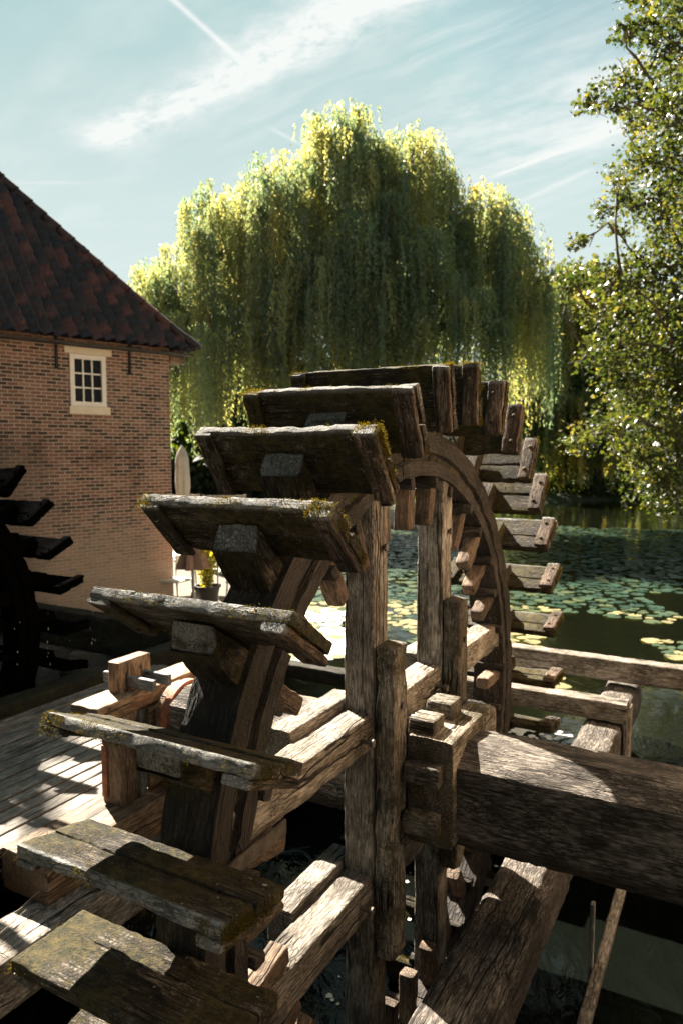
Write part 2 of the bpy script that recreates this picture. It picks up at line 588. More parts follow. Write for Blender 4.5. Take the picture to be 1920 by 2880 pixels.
M_NEW = wood('newer_wood', (0.46, 0.32, 0.205), (0.31, 0.20, 0.12), (0.13, 0.08, 0.05), flake=0.1, crack_scale=34, bumpd=0.004, rough=0.7)
M_GREY = wood('grey_wood', (0.40, 0.39, 0.37), (0.29, 0.28, 0.265), (0.13, 0.125, 0.115), flake=0.15, crack_scale=40, bumpd=0.005, rough=0.7)
M_WETSHADE = wood('wet_shaded_wood', (0.006, 0.0058, 0.0055), (0.005, 0.005, 0.0048), (0.004, 0.004, 0.004), spec=0.0, rough=0.9)  # wet wood, with the second wheel's shade put into the near-black colour
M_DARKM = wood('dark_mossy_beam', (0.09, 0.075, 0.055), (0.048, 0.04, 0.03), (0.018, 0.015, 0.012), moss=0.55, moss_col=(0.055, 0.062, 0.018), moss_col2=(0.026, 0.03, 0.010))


def flat_mat(name, c, rough=0.6, metal=0.0, var=0.25, scale=8, bd=0.0, spec=0.4):
    m, t, b, out = new_mat(name)
    tc = t.new('ShaderNodeTexCoord').outputs['Object']
    n = t.noise(tc, scale, 6, 0.65)
    col = t.mix(t.step(n, 0.3, 0.7), tuple(x * (1 - var) for x in c), tuple(min(1, x * (1 + var)) for x in c))
    t.put(b.inputs['Base Color'], col)
    b.inputs['Roughness'].default_value = rough
    b.inputs['Metallic'].default_value = metal
    b.inputs['Specular IOR Level'].default_value = spec
    if bd:
        bump(t, b, t.noise(tc, scale * 6, 4), bd)
    return m


M_RUST = flat_mat('rusty_iron', (0.30, 0.125, 0.075), 0.65, 0.25, 0.5, 14, 0.003)
M_IRON = flat_mat('dark_iron', (0.10, 0.085, 0.07), 0.6, 0.5, 0.5, 16, 0.002)
M_BLACK = flat_mat('black_iron', (0.012, 0.011, 0.010), 0.6, 0.0, 0.3, 10)
M_CREAM = flat_mat('cream_paint', (0.74, 0.64, 0.49), 0.55, 0.0, 0.06, 5, 0.001)
M_WHITE = flat_mat('white_paint', (0.86, 0.81, 0.73), 0.5, 0.0, 0.05, 5, 0.001)
M_GLASS = flat_mat('dark_pane', (0.006, 0.008, 0.010), 0.25, 0.0, 0.3, 2, 0.0, 0.12)
M_CLOTH = flat_mat('parasol_cloth', (0.46, 0.41, 0.34), 0.9, 0.0, 0.1, 9, 0.004)
M_BROWNCLOTH = flat_mat('brown_cloth', (0.26, 0.16, 0.12), 0.9, 0.0, 0.15, 9, 0.004)
M_TABLE = flat_mat('pale_table', (0.72, 0.76, 0.70), 0.4, 0.0, 0.05, 4)
M_METAL = flat_mat('grey_metal', (0.33, 0.31, 0.28), 0.4, 0.5, 0.15, 8)
M_POT = flat_mat('dark_pot', (0.05, 0.045, 0.04), 0.7, 0.0, 0.2, 8)
M_STONE = flat_mat('pale_stone', (0.42, 0.38, 0.32), 0.9, 0.0, 0.3, 5, 0.02)
M_BENCH = flat_mat('bench_wood', (0.40, 0.33, 0.26), 0.8, 0.0, 0.2, 6, 0.003)
M_BARK = flat_mat('tree_bark', (0.085, 0.065, 0.045), 0.95, 0.0, 0.5, 9, 0.03)
M_FOAM = flat_mat('white_foam', (0.55, 0.55, 0.51), 0.7, 0.0, 0.22, 9)


def brick_mat():
    m, t, b, out = new_mat('old_brick')
    p = t.new('ShaderNodeTexCoord').outputs['Object']
    x, y, z = t.xyz(p)
    wob = t.noise(p, 5, 3, out=1)
    v = t.vm('ADD', t.comb(t.m('ADD', x, y), z, 0.0), t.vm('SCALE', t.vm('SUBTRACT', wob, (0.5, 0.5, 0.5)), s=0.022))

    def br(seed):
        nd = t.new('ShaderNodeTexBrick')
        nd.offset = 0.5
        nd.offset_frequency = 2
        nd.inputs['Scale'].default_value = 1.0
        nd.inputs['Brick Width'].default_value = 0.168
        nd.inputs['Row Height'].default_value = 0.0565
        nd.inputs['Mortar Size'].default_value = 0.0080
        nd.inputs['Mortar Smooth'].default_value = 0.35
        nd.inputs['Bias'].default_value = 0.0
        nd.inputs['Color1'].default_value = (0, 0, 0, 1)
        nd.inputs['Color2'].default_value = (1, 1, 1, 1)
        nd.inputs['Mortar'].default_value = (0.5, 0.5, 0.5, 1)
        t.l.new(v, nd.inputs['Vector'])
        return nd
    nd = br(0)
    rv = nd.outputs['Color']
    bc = t.ramp(rv, [(0.0, (0.030, 0.026, 0.026)), (0.26, (0.065, 0.044, 0.038)), (0.40, (0.19, 0.105, 0.080)), (0.6, (0.28, 0.138, 0.10)), (0.8, (0.18, 0.095, 0.073)), (1.0, (0.37, 0.215, 0.16))])
    bc = t.mix(t.m('MULTIPLY', t.noise(p, 40, 4), 0.25), bc, (0.34, 0.20, 0.14))
    mort = t.mix(t.noise(p, 12, 4), (0.46, 0.37, 0.29), (0.60, 0.50, 0.40))
    col = t.mix(nd.outputs['Fac'], bc, mort)
    big = t.noise(p, 0.9, 5, 0.6)
    col = t.mix(t.step(big, 0.50, 0.72), col, t.mix(1.0, col, (0.55, 0.50, 0.48), 'MULTIPLY'))
    col = t.mix(t.m('MULTIPLY', t.step(t.noise(p, 2.3, 6, 0.65), 0.58, 0.70), 0.35), col, (0.42, 0.33, 0.25))
    # bleached, lime-washed lower courses and a noise-edged grey area low on the wall, away from the corner
    low = t.m('MULTIPLY', t.step(t.m('ADD', z, t.m('MULTIPLY', t.noise(p, 1.1, 4), 1.6)), 3.1, 1.3), 0.78)
    col = t.mix(low, col, t.mix(t.noise(p, 9, 4), (0.40, 0.30, 0.22), (0.50, 0.40, 0.31)))
    grey = t.m('MULTIPLY', t.step(t.m('ADD', x, t.m('MULTIPLY', t.noise(p, 1.3, 4), 1.5)), 2.6, 3.6), t.step(z, 3.4, 2.6))
    col = t.mix(t.m('MULTIPLY', grey, 0.7), col, (0.16, 0.13, 0.105))
    t.put(b.inputs['Base Color'], col)
    b.inputs['Roughness'].default_value = 0.9
    b.inputs['Specular IOR Level'].default_value = 0.2
    bump(t, b, t.m('SUBTRACT', t.m('MULTIPLY', t.noise(p, 60, 4), 0.3), nd.outputs['Fac']), 0.012)
    return m


def tile_mat():
    m, t, b, out = new_mat('old_roof_tile')
    gc = attr(t, 'gc')
    v = attr(t, 'val', 'Fac')
    n = t.noise(gc, 6, 5, 0.65)
    f = t.m('ADD', v, t.m('MULTIPLY', t.m('SUBTRACT', n, 0.5), 0.5))
    col = t.ramp(f, [(0.15, (0.020, 0.017, 0.017)), (0.45, (0.040, 0.026, 0.024)), (0.72, (0.095, 0.036, 0.028)), (0.95, (0.17, 0.06, 0.042))])
    lich = t.step(t.noise(gc, 30, 3), 0.64, 0.72)
    col = t.mix(t.m('MULTIPLY', lich, 0.5), col, (0.20, 0.18, 0.14))
    t.put(b.inputs['Base Color'], col)
    b.inputs['Roughness'].default_value = 0.75
    bump(t, b, t.noise(gc, 50, 4), 0.006)
    return m


def leaf_mat(name, cols, trans=0.45, rough=0.45, spec=0.4, tcol=(0.75, 0.72, 0.10)):
    m, t, b, out = new_mat(name)
    v = attr(t, 'val', 'Fac')
    n = len(cols)
    cols = [tuple(x * 0.50 for x in c) for c in cols]
    col = t.ramp(v, [(i / (n - 1), c) for i, c in enumerate(cols)])
    t.put(b.inputs['Base Color'], col)
    b.inputs['Roughness'].default_value = rough
    b.inputs['Specular IOR Level'].default_value = spec
    tr = t.new('ShaderNodeBsdfTranslucent')
    t.put(tr.inputs['Color'], t.mix(1.0, t.vm('SCALE', col, s=3.2), tcol + (1,), 'MULTIPLY'))
    mx = t.new('ShaderNodeMixShader')
    mx.inputs[0].default_value = trans
    t.l.new(b.outputs[0], mx.inputs[1])
    t.l.new(tr.outputs[0], mx.inputs[2])
    t.l.new(mx.outputs[0], out.inputs[0])
    return m


M_BRICK, M_TILE = brick_mat(), tile_mat()
M_WILLOW = leaf_mat('willow_leaf', [(0.19, 0.27, 0.22), (0.28, 0.34, 0.24), (0.38, 0.40, 0.22), (0.54, 0.49, 0.24)], 0.55, 0.45, 0.5, (0.82, 0.80, 0.42))
M_WILLOW2 = leaf_mat('far_willow_leaf', [(0.08, 0.14, 0.09), (0.19, 0.25, 0.12), (0.40, 0.39, 0.17), (0.58, 0.50, 0.20)], 0.60, 0.45, 0.4, (0.92, 0.82, 0.34))
M_MAPLE = leaf_mat('maple_leaf', [(0.035, 0.062, 0.024), (0.065, 0.092, 0.034), (0.125, 0.145, 0.055), (0.26, 0.23, 0.09)], 0.40, 0.40, 0.45, (0.80, 0.74, 0.22))
M_HEDGE = leaf_mat('hedge_leaf', [(0.010, 0.022, 0.010), (0.018, 0.035, 0.014), (0.03, 0.05, 0.018)], 0.15, 0.6, 0.3)
M_WOODS = leaf_mat('wood_leaf', [(0.02, 0.045, 0.022), (0.055, 0.085, 0.03), (0.14, 0.15, 0.045)], 0.42, 0.6, 0.3)
M_SHRUB = leaf_mat('yellow_shrub_leaf', [(0.26, 0.28, 0.06), (0.60, 0.55, 0.12), (0.85, 0.72, 0.20)], 0.45, 0.5, 0.3)
M_MOSS = leaf_mat('moss_tuft', [(0.045, 0.045, 0.010), (0.10, 0.09, 0.018), (0.20, 0.155, 0.032)], 0.45, 0.8, 0.1, (0.75, 0.62, 0.12))
M_PADLEAF = leaf_mat('lily_leaf', [(0.018, 0.045, 0.030), (0.055, 0.115, 0.075), (0.13, 0.17, 0.08), (0.52, 0.46, 0.24)], 0.12, 0.30, 0.6)


def water_mat(name, col, bscale, bdist, rough=0.04):
    m, t, b, out = new_mat(name)
    p = t.new('ShaderNodeTexCoord').outputs['Object']
    n1 = t.noise(t.vm('MULTIPLY', p, (1.0, 0.55, 1)), bscale, 5, 0.55, dist=0.6)
    t.put(b.inputs['Base Color'], t.mix(t.noise(p, 0.5, 3), col, tuple(c * 1.8 for c in col)))
    b.inputs['Roughness'].default_value = rough
    b.inputs['IOR'].default_value = 1.33
    b.inputs['Specular IOR Level'].default_value = 0.5 if name == 'pond_water' else 0.25
    bump(t, b, n1, bdist)
    return m


M_POND = water_mat('pond_water', (0.0022, 0.0026, 0.0013), 2.6, 0.010)
M_RACE = water_mat('race_water', (0.0015, 0.002, 0.0015), 5.0, 0.03)


def ground_mat():
    m, t, b, out = new_mat('bank_ground')
    p = t.new('ShaderNodeTexCoord').outputs['Object']
    n = t.noise(p, 0.7, 6, 0.65)
    g = t.mix(t.noise(p, 9, 5), (0.02, 0.032, 0.01), (0.04, 0.05, 0.016))
    s = t.mix(t.noise(p, 14, 5), (0.10, 0.085, 0.066), (0.17, 0.145, 0.115))
    x, y, z = t.xyz(p)
    paved = t.m('MULTIPLY', t.step(x, -0.6, -1.2), t.step(y, 32, 28))
    col = t.mix(t.m('MAXIMUM', paved, t.m('MULTIPLY', t.step(n, 0.58, 0.66), 0.45)), g, s)
    t.put(b.inputs['Base Color'], col)
    b.inputs['Roughness'].default_value = 0.95
    bump(t, b, t.noise(p, 30, 5), 0.03)
    return m


M_GROUND = ground_mat()

# ------------------------------------------------------------------ ground, pond, race
TERR = 0.22          # terrace level
RACE = -0.78         # water level under the wheel


def shore_x(y):      # left bank of the pond
    return np.interp(y, [0, 9.5, 10.5, 13, 17, 22, 26, 30], [-1.2, -1.2, -1.35, -1.5, -1.5, -1.0, 0.2, 1.6])


def pond_depth(x, y):
    """signed measure: >0 inside the pond"""
    P = np.column_stack([x, y, 0 * x])
    wob = 0.5 * fbm(P * 0.35, 3)
    left = x - shore_x(y) + 0.3 * wob
    far = np.interp(x, [-2, 1.5, 6, 12, 20, 40], [29, 28, 36, 41, 44, 40]) - y + 1.5 * wob
    right = 34 - x
    return np.minimum(np.minimum(left, far), right)


def build_ground():
    gx = np.concatenate([np.linspace(-900, -60, 10), np.linspace(-50, -12, 12), np.arange(-10, 14, 0.35), np.linspace(15, 60, 40), np.linspace(80, 900, 9)])
    gy = np.concatenate([np.linspace(-500, -20, 7), np.arange(-12, 16, 0.35), np.linspace(16.5, 60, 70), np.linspace(70, 1500, 14)])
    X, Y = np.meshgrid(gx, gy)
    x, y = X.ravel(), Y.ravel()
    a = (x - WC.x) * math.cos(YAW) - (y - WC.y) * math.sin(YAW)
    b = (x - WC.x) * math.sin(YAW) + (y - WC.y) * math.cos(YAW)
    P = np.column_stack([x, y, 0 * x])
    h = TERR + 0.06 * fbm(P * 0.5, 5) * np.clip((y - 20) / 10, 0, 1)
    far = np.clip((y - 30) / 40, 0, 1)
    h = h + far * 0.5
    pd = pond_depth(x, y)
    pd = np.where(b > 2.6, pd, -1)
    h = np.where(pd > -0.6, np.interp(pd, [-0.6, 0.0, 0.5, 3], [TERR, 0.02, -0.35, -1.1]), h)
    # the sunken race under the wheels
    race = (b < 3.0) & (b > -9) & (a > -9.5) & (a < 9)
    h = np.where(race, -2.2, h)
    nx, ny = len(gx), len(gy)
    i = np.arange(ny - 1)[:, None] * nx
    j = np.arange(nx - 1)[None, :]
    Q = np.stack([i + j, i + j + 1, i + nx + j + 1, i + nx + j], -1).reshape(-1, 4)
    o = G().add(np.column_stack([x, y, h]), [Q]).build('ground', M_GROUND)
    tag(o, kind='structure')


build_ground()


def sheet(name, pts, z, mat, kind='structure'):
    V = np.array([(p[0], p[1], z) for p in pts])
    o = G().add(V, [np.arange(len(V))[None, :]]).build(name, mat, smooth=False)
    tag(o, kind=kind)
    return o


def Wxy(a, b):
    v = W2(a, b, 0)
    return (v.x, v.y)


sheet('pond_water', [Wxy(-6, 2.9), Wxy(16, 2.9), (60, 20), (60, 62), (-6, 62)], 0.0, M_POND)
sheet('race_water', [Wxy(-9.4, -9), Wxy(9, -9), Wxy(9, 2.9), Wxy(-9.4, 2.9)], RACE, M_RACE)

# ------------------------------------------------------------------ the water wheel
NP_ = 32
wheel = empty('water_wheel', WC, -YAW, 'great weathered wooden water wheel with mossy paddles standing in the race, lit from behind', 'water wheel', 'two undershot water wheels')


def tufts(P, N, length=0.012, blades=4, width=0.003, seed=0):
    """moss: small leaning blades at points P with normals N"""
    r = np.random.default_rng(seed)
    n = len(P)
    P = np.repeat(P, blades, 0)
    N = np.repeat(N, blades, 0)
    m = len(P)
    d = N + 0.75 * r.normal(size=(m, 3))
    d /= np.linalg.norm(d, axis=1, keepdims=True)
    side = np.cross(d, r.normal(size=(m, 3)))
    side /= np.linalg.norm(side, axis=1, keepdims=True) + 1e-9
    L = length * (0.4 + 1.0 * r.random(m))[:, None]
    base = P - N * 0.002 + 0.004 * r.normal(size=(m, 3))
    w = width * (0.6 + 0.8 * r.random(m))[:, None]
    V = np.stack([base - side * w, base + side * w, base + d * L], 1).reshape(-1, 3)
    val = np.repeat(np.clip(0.5 + 0.28 * r.normal(size=m), 0, 1), 3)
    F = np.arange(3 * m).reshape(-1, 3)
    return V, [F], V, val


def moss_on_box(lo, hi, n, faces, thr, seed, freq=9.0):
    """points on faces of a box, kept where noise exceeds thr"""
    r = np.random.default_rng(seed)
    lo, hi = np.array(lo, float), np.array(hi, float)
    Ps, Ns = [], []
    for ax_, sg, k in faces:
        p = lo + (hi - lo) * r.random((int(n * k), 3))
        p[:, ax_] = hi[ax_] if sg > 0 else lo[ax_]
        nn = np.zeros((len(p), 3))
        nn[:, ax_] = sg
        keep = fbm(p * freq + seed, seed) > thr + 0.1 * r.normal(size=len(p))
        Ps.append(p[keep])
        Ns.append(nn[keep])
    return np.concatenate(Ps), np.concatenate(Ns)


XW = 0.437
PV = []          # paddle variants: (plank mesh, cleat meshes, moss mesh)
for k in range(7):
    g = G()
    sp = 2.02 + 0.03 * random.uniform(-1, 1)
    drop = random.uniform(-0.012, 0.012)
    for (y0, y1) in ((1.885, sp + 0.008), (sp, 2.2)):
        V, F, gc = timber_geo(2 * XW - 0.01, rect_sec(y1 - y0, 0.045, 0.007, 0.02), step=0.02, amp=0.004, wear=0.016, end=0.012)
        edge = 0.5 + 0.5 * np.clip((gc[:, 1] - (y1 - y0) / 2 + 0.016) / 0.008, 0, 1) * (y0 > 2)
        g.add(V, F, gc, edge, M=Matrix.Translation((-XW + 0.005 + drop * (y0 > 2), (y0 + y1) / 2, -0.024 - 0.007 * (y0 < 2))))
    plank = g.mesh('board')
    plank.materials.append(M_PAD)
    cl = []
    for s in (-1, 1):
        g = G()
        w = 0.095 + 0.012 * random.uniform(-1, 1)
        L = 0.312 + 0.008 * random.uniform(-1, 1)
        V, F, gc = timber_geo(L, rect_sec(w, 0.022 if s < 0 else 0.032, 0.007, 0.02), step=0.02, amp=0.003, wear=0.012, end=0.010)
        Mc = Matrix.Translation((s * (XW - w / 2 - 0.004), 1.886, 0.010 if s < 0 else 0.0155)) @ Matrix.Rotation(R(90), 4, 'Z')
        g.add(V, F, gc, 0.5 + 0.5 * np.clip((gc[:, 0] - L + 0.012) / 0.006, 0, 1), M=Mc)
        for yb in (1.95, 2.12):
            V, F = lathe([(0.0125, 0), (0.0125, 0.006), (0.008, 0.010), (0.001, 0.011)], 10)
            g.add(V, F, M=Matrix.Translation((s * (XW - w / 2 - 0.004) + 0.01 * random.uniform(-1, 1), yb, 0.020 if s < 0 else 0.031)))
        me = g.mesh('cleat')
        me.materials.append(M_CLEAT if s > 0 else M_PAD)
        cl.append(me)
    Ps, Ns = [], []
    for lo, hi, n, fc, thr in (
        ((-XW, 1.885, -0.045), (XW, 2.2, 0), 1500, ((1, 1, 0.3), (0, -1, 0.35), (0, 1, 0.5), (1, -1, 0.3)), 0.16),
        ((-XW, 2.12, -0.045), (-XW + 0.1, 2.203, 0.03), 170, ((1, 1, 1), (0, -1, 0.4)), 0.0),
        ((XW - 0.1, 2.12, -0.045), (XW, 2.203, 0.03), 260, ((1, 1, 1), (0, 1, 0.4), (2, 1, 0.2)), 0.0),
        ((-XW, 1.885, -0.045), (XW, 2.2, 0.001), 1500, ((2, 1, 1), (2, -1, 0.8)), 0.18),
    ):
        p, q = moss_on_box(lo, hi, n, fc, thr, 100 + k * 7 + n)
        Ps.append(p)
        Ns.append(q)
    g = G()
    g.add(*tufts(np.concatenate(Ps), np.concatenate(Ns), 0.0065, 4, 0.0013, k))
    mossm = g.mesh('moss')
    mossm.materials.append(M_MOSS)
    # start: the tapering block that carries the paddle on the rim
    g = G()
    sec = poly_sec([(-0.088, 0.004), (0.102, 0.004), (0.102, 0.10), (-0.088, 0.10)], 0.025)
    V, F, gc = timber_geo(0.42, sec, step=0.02, amp=0.004, wear=0.016, end=0.008)
    fx = gc[:, 0] / 0.42
    V[:, 2] *= 1.75 - 0.85 * fx                    # thicker towards the rim
    V[:, 0] -= np.where(fx > 0.9, 0.05 * (gc[:, 2] / 0.10), 0)      # sloping outer end
    Ms = Matrix.Translation((0, 1.68, 0)) @ Matrix.Rotation(R(90), 4, 'Z')
    g.add(V, F, gc, 0.5 + 0.5 * np.clip((fx - 0.955) / 0.03, 0, 1), M=Ms)
    st = g.mesh('start')
    st.materials.append(M_PAD)
    Ps, Ns = moss_on_box((-0.10, 1.84, 0.0), (0.09, 2.04, 0.125), 500, ((0, -1, 0.5), (0, 1, 0.2), (2, 1, 0.6)), 0.15, 300 + k)
    P2, N2 = moss_on_box((-0.095, 1.9, 0.03), (0.085, 2.07, 0.085), 150, ((1, 1, 1),), 0.15, 400 + k)
    g = G()
    g.add(*tufts(np.concatenate([Ps, P2]), np.concatenate([Ns, N2]), 0.0075, 4, 0.0018, 50 + k))
    sm = g.mesh('moss')
    sm.materials.append(M_MOSS)
    # tail of the start inside the rim, with the key that locks it
    g = G()
    V, F, gc = timber_geo(0.30, rect_sec(0.092, 0.085, 0.01, 0.025), step=0.02, amp=0.003, wear=0.014, end=0.008)
    g.add(V, F, gc, M=Matrix.Translation((0.035 + 0.02 * random.uniform(-1, 1), 1.335 + 0.03 * random.uniform(-1, 1), 0.07)) @ Matrix.Rotation(R(90), 4, 'Z'))
    tl = g.mesh('start_tail')
    tl.materials.append(M_TAIL)
    g = G()
    V, F, gc = timber_geo(0.25, rect_sec(0.065, 0.05, 0.01, 0.02), step=0.02, amp=0.003, wear=0.014, end=0.01)
    g.add(V, F, gc, M=Matrix.Translation((-0.12 + 0.03 * random.uniform(-1, 1), 1.575, 0.135)))
    ky = g.mesh('key')
    ky.materials.append(M_RIM)
    PV.append((plank, cl, mossm, st, sm, tl, ky))


def ring_seg(r0, r1, a0, a1, t0, t1, groove=True, seed=0):
    """one felloe of the rim: swept block in the wheel frame"""
    rm = (r0 + r1) / 2
    pts = [(a0, r0), (a1, r0)]
    if groove:
        pts += [(a1, r0 + 0.075), (a1 - 0.035, r0 + 0.085), (a1 - 0.03, r0 + 0.12), (a1, r0 + 0.13)]
    pts += [(a1, r1), (a0, r1)]
    P, C = poly_sec(pts, 0.03)
    n = max(3, int(rm * (t1 - t0) / 0.035))
    ts = np.linspace(t0, t1, n)
    N = len(P)
    V, gc, Cn = [], [], []
    for th in ts:
        V.append(np.column_stack([P[:, 0], P[:, 1] * math.cos(th), P[:, 1] * math.sin(th)]))
        gc.append(np.column_stack([np.full(N, th * rm), P[:, 0], P[:, 1]]))
        Cn.append(C)
    V, gc, Cn = np.concatenate(V), np.concatenate(gc), np.concatenate(Cn)
    d = gc[:, 1:] - np.array([(a0 + a1) / 2, rm])
    d /= np.linalg.norm(d, axis=1, keepdims=True)
    w = 0.006 * fbm(gc * np.array([5, 14, 14]), seed) + 0.004 * fbm(gc * np.array([16, 50, 50]), seed + 3, 2) - Cn * 0.022 * np.clip(fbm(gc * np.array([8, 9, 9]), seed + 8), 0, 1)
    dr = d[:, 1] * w
    V[:, 0] += d[:, 0] * w
    th = gc[:, 0] / rm
    V[:, 1] += dr * np.cos(th)
    V[:, 2] += dr * np.sin(th)
    i = np.arange(n - 1)[:, None] * N
    j = np.arange(N)[None, :]
    j2 = (j + 1) % N
    Q = np.stack([i + j, i + j2, i + N + j2, i + N + j], -1).reshape(-1, 4)[:, ::-1]
    return V, [Q, np.arange(N)[None, :], (np.arange(N) + (n - 1) * N)[None, ::-1]], gc


for k in range(8):
    t0 = R(45 * k + 9)
    g = G()
    g.add(*ring_seg(1.62, 1.86, -0.115, 0.115, t0, t0 + R(44.7), True, 20 + k))
    g.build('felloe', M_RIM, wheel)

for k in range(NP_):
    th = R(90) + k * 2 * math.pi / NP_
    v = PV[(k * 5 + (k * k) % 3) % len(PV)]
    Mr = Matrix.Rotation(th + R(random.uniform(-0.7, 0.7)), 4, 'X')
    pd = link('paddle', v[0], None, wheel, Mr)
    for c in v[1]:
        link('cleat', c, None, pd, Matrix.Identity(4))
    link('moss', v[2], None, pd, Matrix.Identity(4))['kind'] = 'stuff'
    v2 = PV[(k * 3 + 2) % len(PV)]
    Mr2 = Matrix.Rotation(th, 4, 'X')
    s_ = link('start', v2[3], None, wheel, Mr2)
    link('moss', v2[4], None, s_, Matrix.Identity(4))['kind'] = 'stuff'
    link('start_tail', v2[5], None, s_, Matrix.Identity(4))
    link('key', v2[6], None, s_, Matrix.Identity(4))

# arms: two upright, two level, locked round the axle
AL, AH = -0.075, 0.090
for b0, b1 in ((-0.54, -0.37), (0.38, 0.55)):
    block('arm', M_OAK, (AL, b0, -1.64), (AH, b1, 1.60), wheel, 2, amp=0.003, wear=0.012)
for z0, z1 in ((0.285, 0.462), (-0.57, -0.378)):
    block('arm', M_OAK, (AL - 0.004, -1.66, z0), (AH - 0.004, 1.66, z1), wheel, 1, amp=0.003, wear=0.014)
for b0, b1, zt, zb in ((-0.536, -0.372, 0.80, -0.80), (0.384, 0.548, 0.86, -0.80)):
    block('clamp_post', M_OAKM, (0.094, b0, zb), (0.205, b1, zt), wheel, 2, amp=0.004, wear=0.022, r=0.02, end=0.012)
for z0, z1 in ((0.31, 0.505), (-0.56, -0.345)):
    block('packing_block', M_OAK, (-0.215, -1.02, z0), (-0.083, -0.40, z1), wheel, 1, amp=0.003, wear=0.014)
    block('packing_block', M_OAK, (-0.215, 0.40, z0), (-0.083, 1.02, z1), wheel, 1, amp=0.003, wear=0.014)
# collar on the near side of the arms, with its wedges
block('collar', M_OAKM, (0.215, -0.40, -0.215), (0.455, 0.07, 0.335), wheel, 1, amp=0.004, wear=0.016)
block('collar', M_OAKM, (0.225, 0.085, -0.30), (0.43, 0.40, 0.27), wheel, 1, amp=0.004, wear=0.016)
for lo, hi in (((0.20, -0.36, 0.30), (0.335, -0.20, 0.405)), ((0.20, -0.12, 0.30), (0.345, 0.03, 0.425))):
    block('wedge', M_OAKM, lo, hi, wheel, 0, amp=0.003, wear=0.014)
for lo, hi in (((0.22, -0.47, 0.115), (0.405, -0.38, 0.215)), ((0.22, -0.47, -0.145), (0.40, -0.38, -0.035))):
    block('wedge', M_OAKM, lo, hi, wheel, 0, amp=0.003, wear=0.014)
# axle: hewn baulk, thick to the right, thinner towards the left bearing
SH = [(-0.34, 0.19), (-0.19, 0.275), (0.06, 0.25), (0.30, 0.15), (0.32, -0.15), (0.13, -0.33), (-0.13, -0.33), (-0.34, -0.16)]
timber('axle', M_SHAFT, (0.10, 0, 0), (3.25, 0, 0), 0, 0, wheel, sec=poly_sec([(y, z) for y, z in SH][::-1], 0.03), amp=0.006, wear=0.02)
timber('axle', M_SHAFT, (-1.42, 0, 0), (0.08, 0, 0), 0, 0, wheel, sec=poly_sec([(y * 0.97, z * 0.95) for y, z in SH][::-1], 0.03), amp=0.006, wear=0.02)
timber('axle_end', M_NEW, (-1.66, 0, 0.0), (-1.40, 0, 0.0), 0, 0, wheel, sec=poly_sec([(0.205 * math.cos(a), 0.205 * math.sin(a)) for a in np.linspace(0, 2 * math.pi, 22, endpoint=False)], 0.1), amp=0.002, wear=0.003)
for a0 in (-1.475, -1.60):
    V, F, gc = tube([(a0, 0, 0), (a0 + 0.004, 0, 0), (a0 + 0.056, 0, 0), (a0 + 0.06, 0, 0)], [0.215, 0.225, 0.225, 0.215], 40)
    G().add(V, F, gc).build('iron_band', M_RUST, wheel)
V, F, gc = tube([(-1.66, 0, 0), (-1.80, 0, 0)], 0.05, 16)
G().add(V, F, gc).build('gudgeon', M_IRON, wheel)
# straps and bolts
for y0, z0, yaw_ in ((-1.73, 0.30, 0), (-1.73, -0.46, 0)):
    g = G()
    V, F = boxgeo((-0.13, y0 - 0.22, z0 - 0.03), (-0.122, y0 + 0.25, z0 + 0.03)); g.add(V, F)
    V, F = boxgeo((0.122, y0 - 0.02, z0 - 0.035), (0.131, y0 + 0.35, z0 + 0.025)); g.add(V, F)
    V, F = boxgeo((-0.13, y0 - 0.15, z0 - 0.03), (0.131, y0 - 0.142, z0 + 0.03)); g.add(V, F)
    g.build('iron_strap', M_IRON, wheel, smooth=False)
for p0, p1 in (((0.08, -0.66, 0.37), (0.155, -0.66, 0.37)), ((0.08, 0.30, 0.36), (0.165, 0.30, 0.36)), ((0.08, -0.66, -0.47), (0.155, -0.66, -0.47)), ((0.08, -0.44, 1.28), (0.115, -0.44, 1.28)), ((0.08, 0.47, 1.27), (0.115, 0.47, 1.27)), ((0.2, 0.47, 0.62), (0.215, 0.47, 0.62)), ((0.2, -0.45, 0.5), (0.216, -0.45, 0.5)), ((0.2, -0.45, -0.2), (0.216, -0.45, -0.2))):
    V, F, gc = tube([p0, (Vector(p0) * 0.3 + Vector(p1) * 0.7), (Vector(p0) * 0.3 + Vector(p1) * 0.7), p1], [0.011, 0.011, 0.02, 0.02], 8)
    G().add(V, F, gc).build('bolt', M_IRON, wheel)

# ------------------------------------------------------------------ second wheel, wet, with shade put into its near-black colour
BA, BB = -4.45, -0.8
wheel2 = empty('water_wheel', W2(BA, BB, 0), -YAW, 'dripping wet water wheel before the brick wall, shade put into its black colour', 'water wheel', 'two undershot water wheels')
wet = {}
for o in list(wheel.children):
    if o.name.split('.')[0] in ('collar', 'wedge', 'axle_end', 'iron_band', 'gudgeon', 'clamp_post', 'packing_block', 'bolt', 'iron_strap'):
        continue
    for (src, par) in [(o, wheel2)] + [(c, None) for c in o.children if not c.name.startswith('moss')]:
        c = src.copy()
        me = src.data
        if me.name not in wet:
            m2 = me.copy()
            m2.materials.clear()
            m2.materials.append(M_WETSHADE)
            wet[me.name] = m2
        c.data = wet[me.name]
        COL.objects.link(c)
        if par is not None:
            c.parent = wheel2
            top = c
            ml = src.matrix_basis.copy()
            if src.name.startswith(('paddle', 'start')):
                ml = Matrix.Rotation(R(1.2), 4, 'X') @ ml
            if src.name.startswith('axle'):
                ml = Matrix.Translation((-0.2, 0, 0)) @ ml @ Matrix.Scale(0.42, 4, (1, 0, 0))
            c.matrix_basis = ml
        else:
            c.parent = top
            c.matrix_basis = src.matrix_basis.copy()

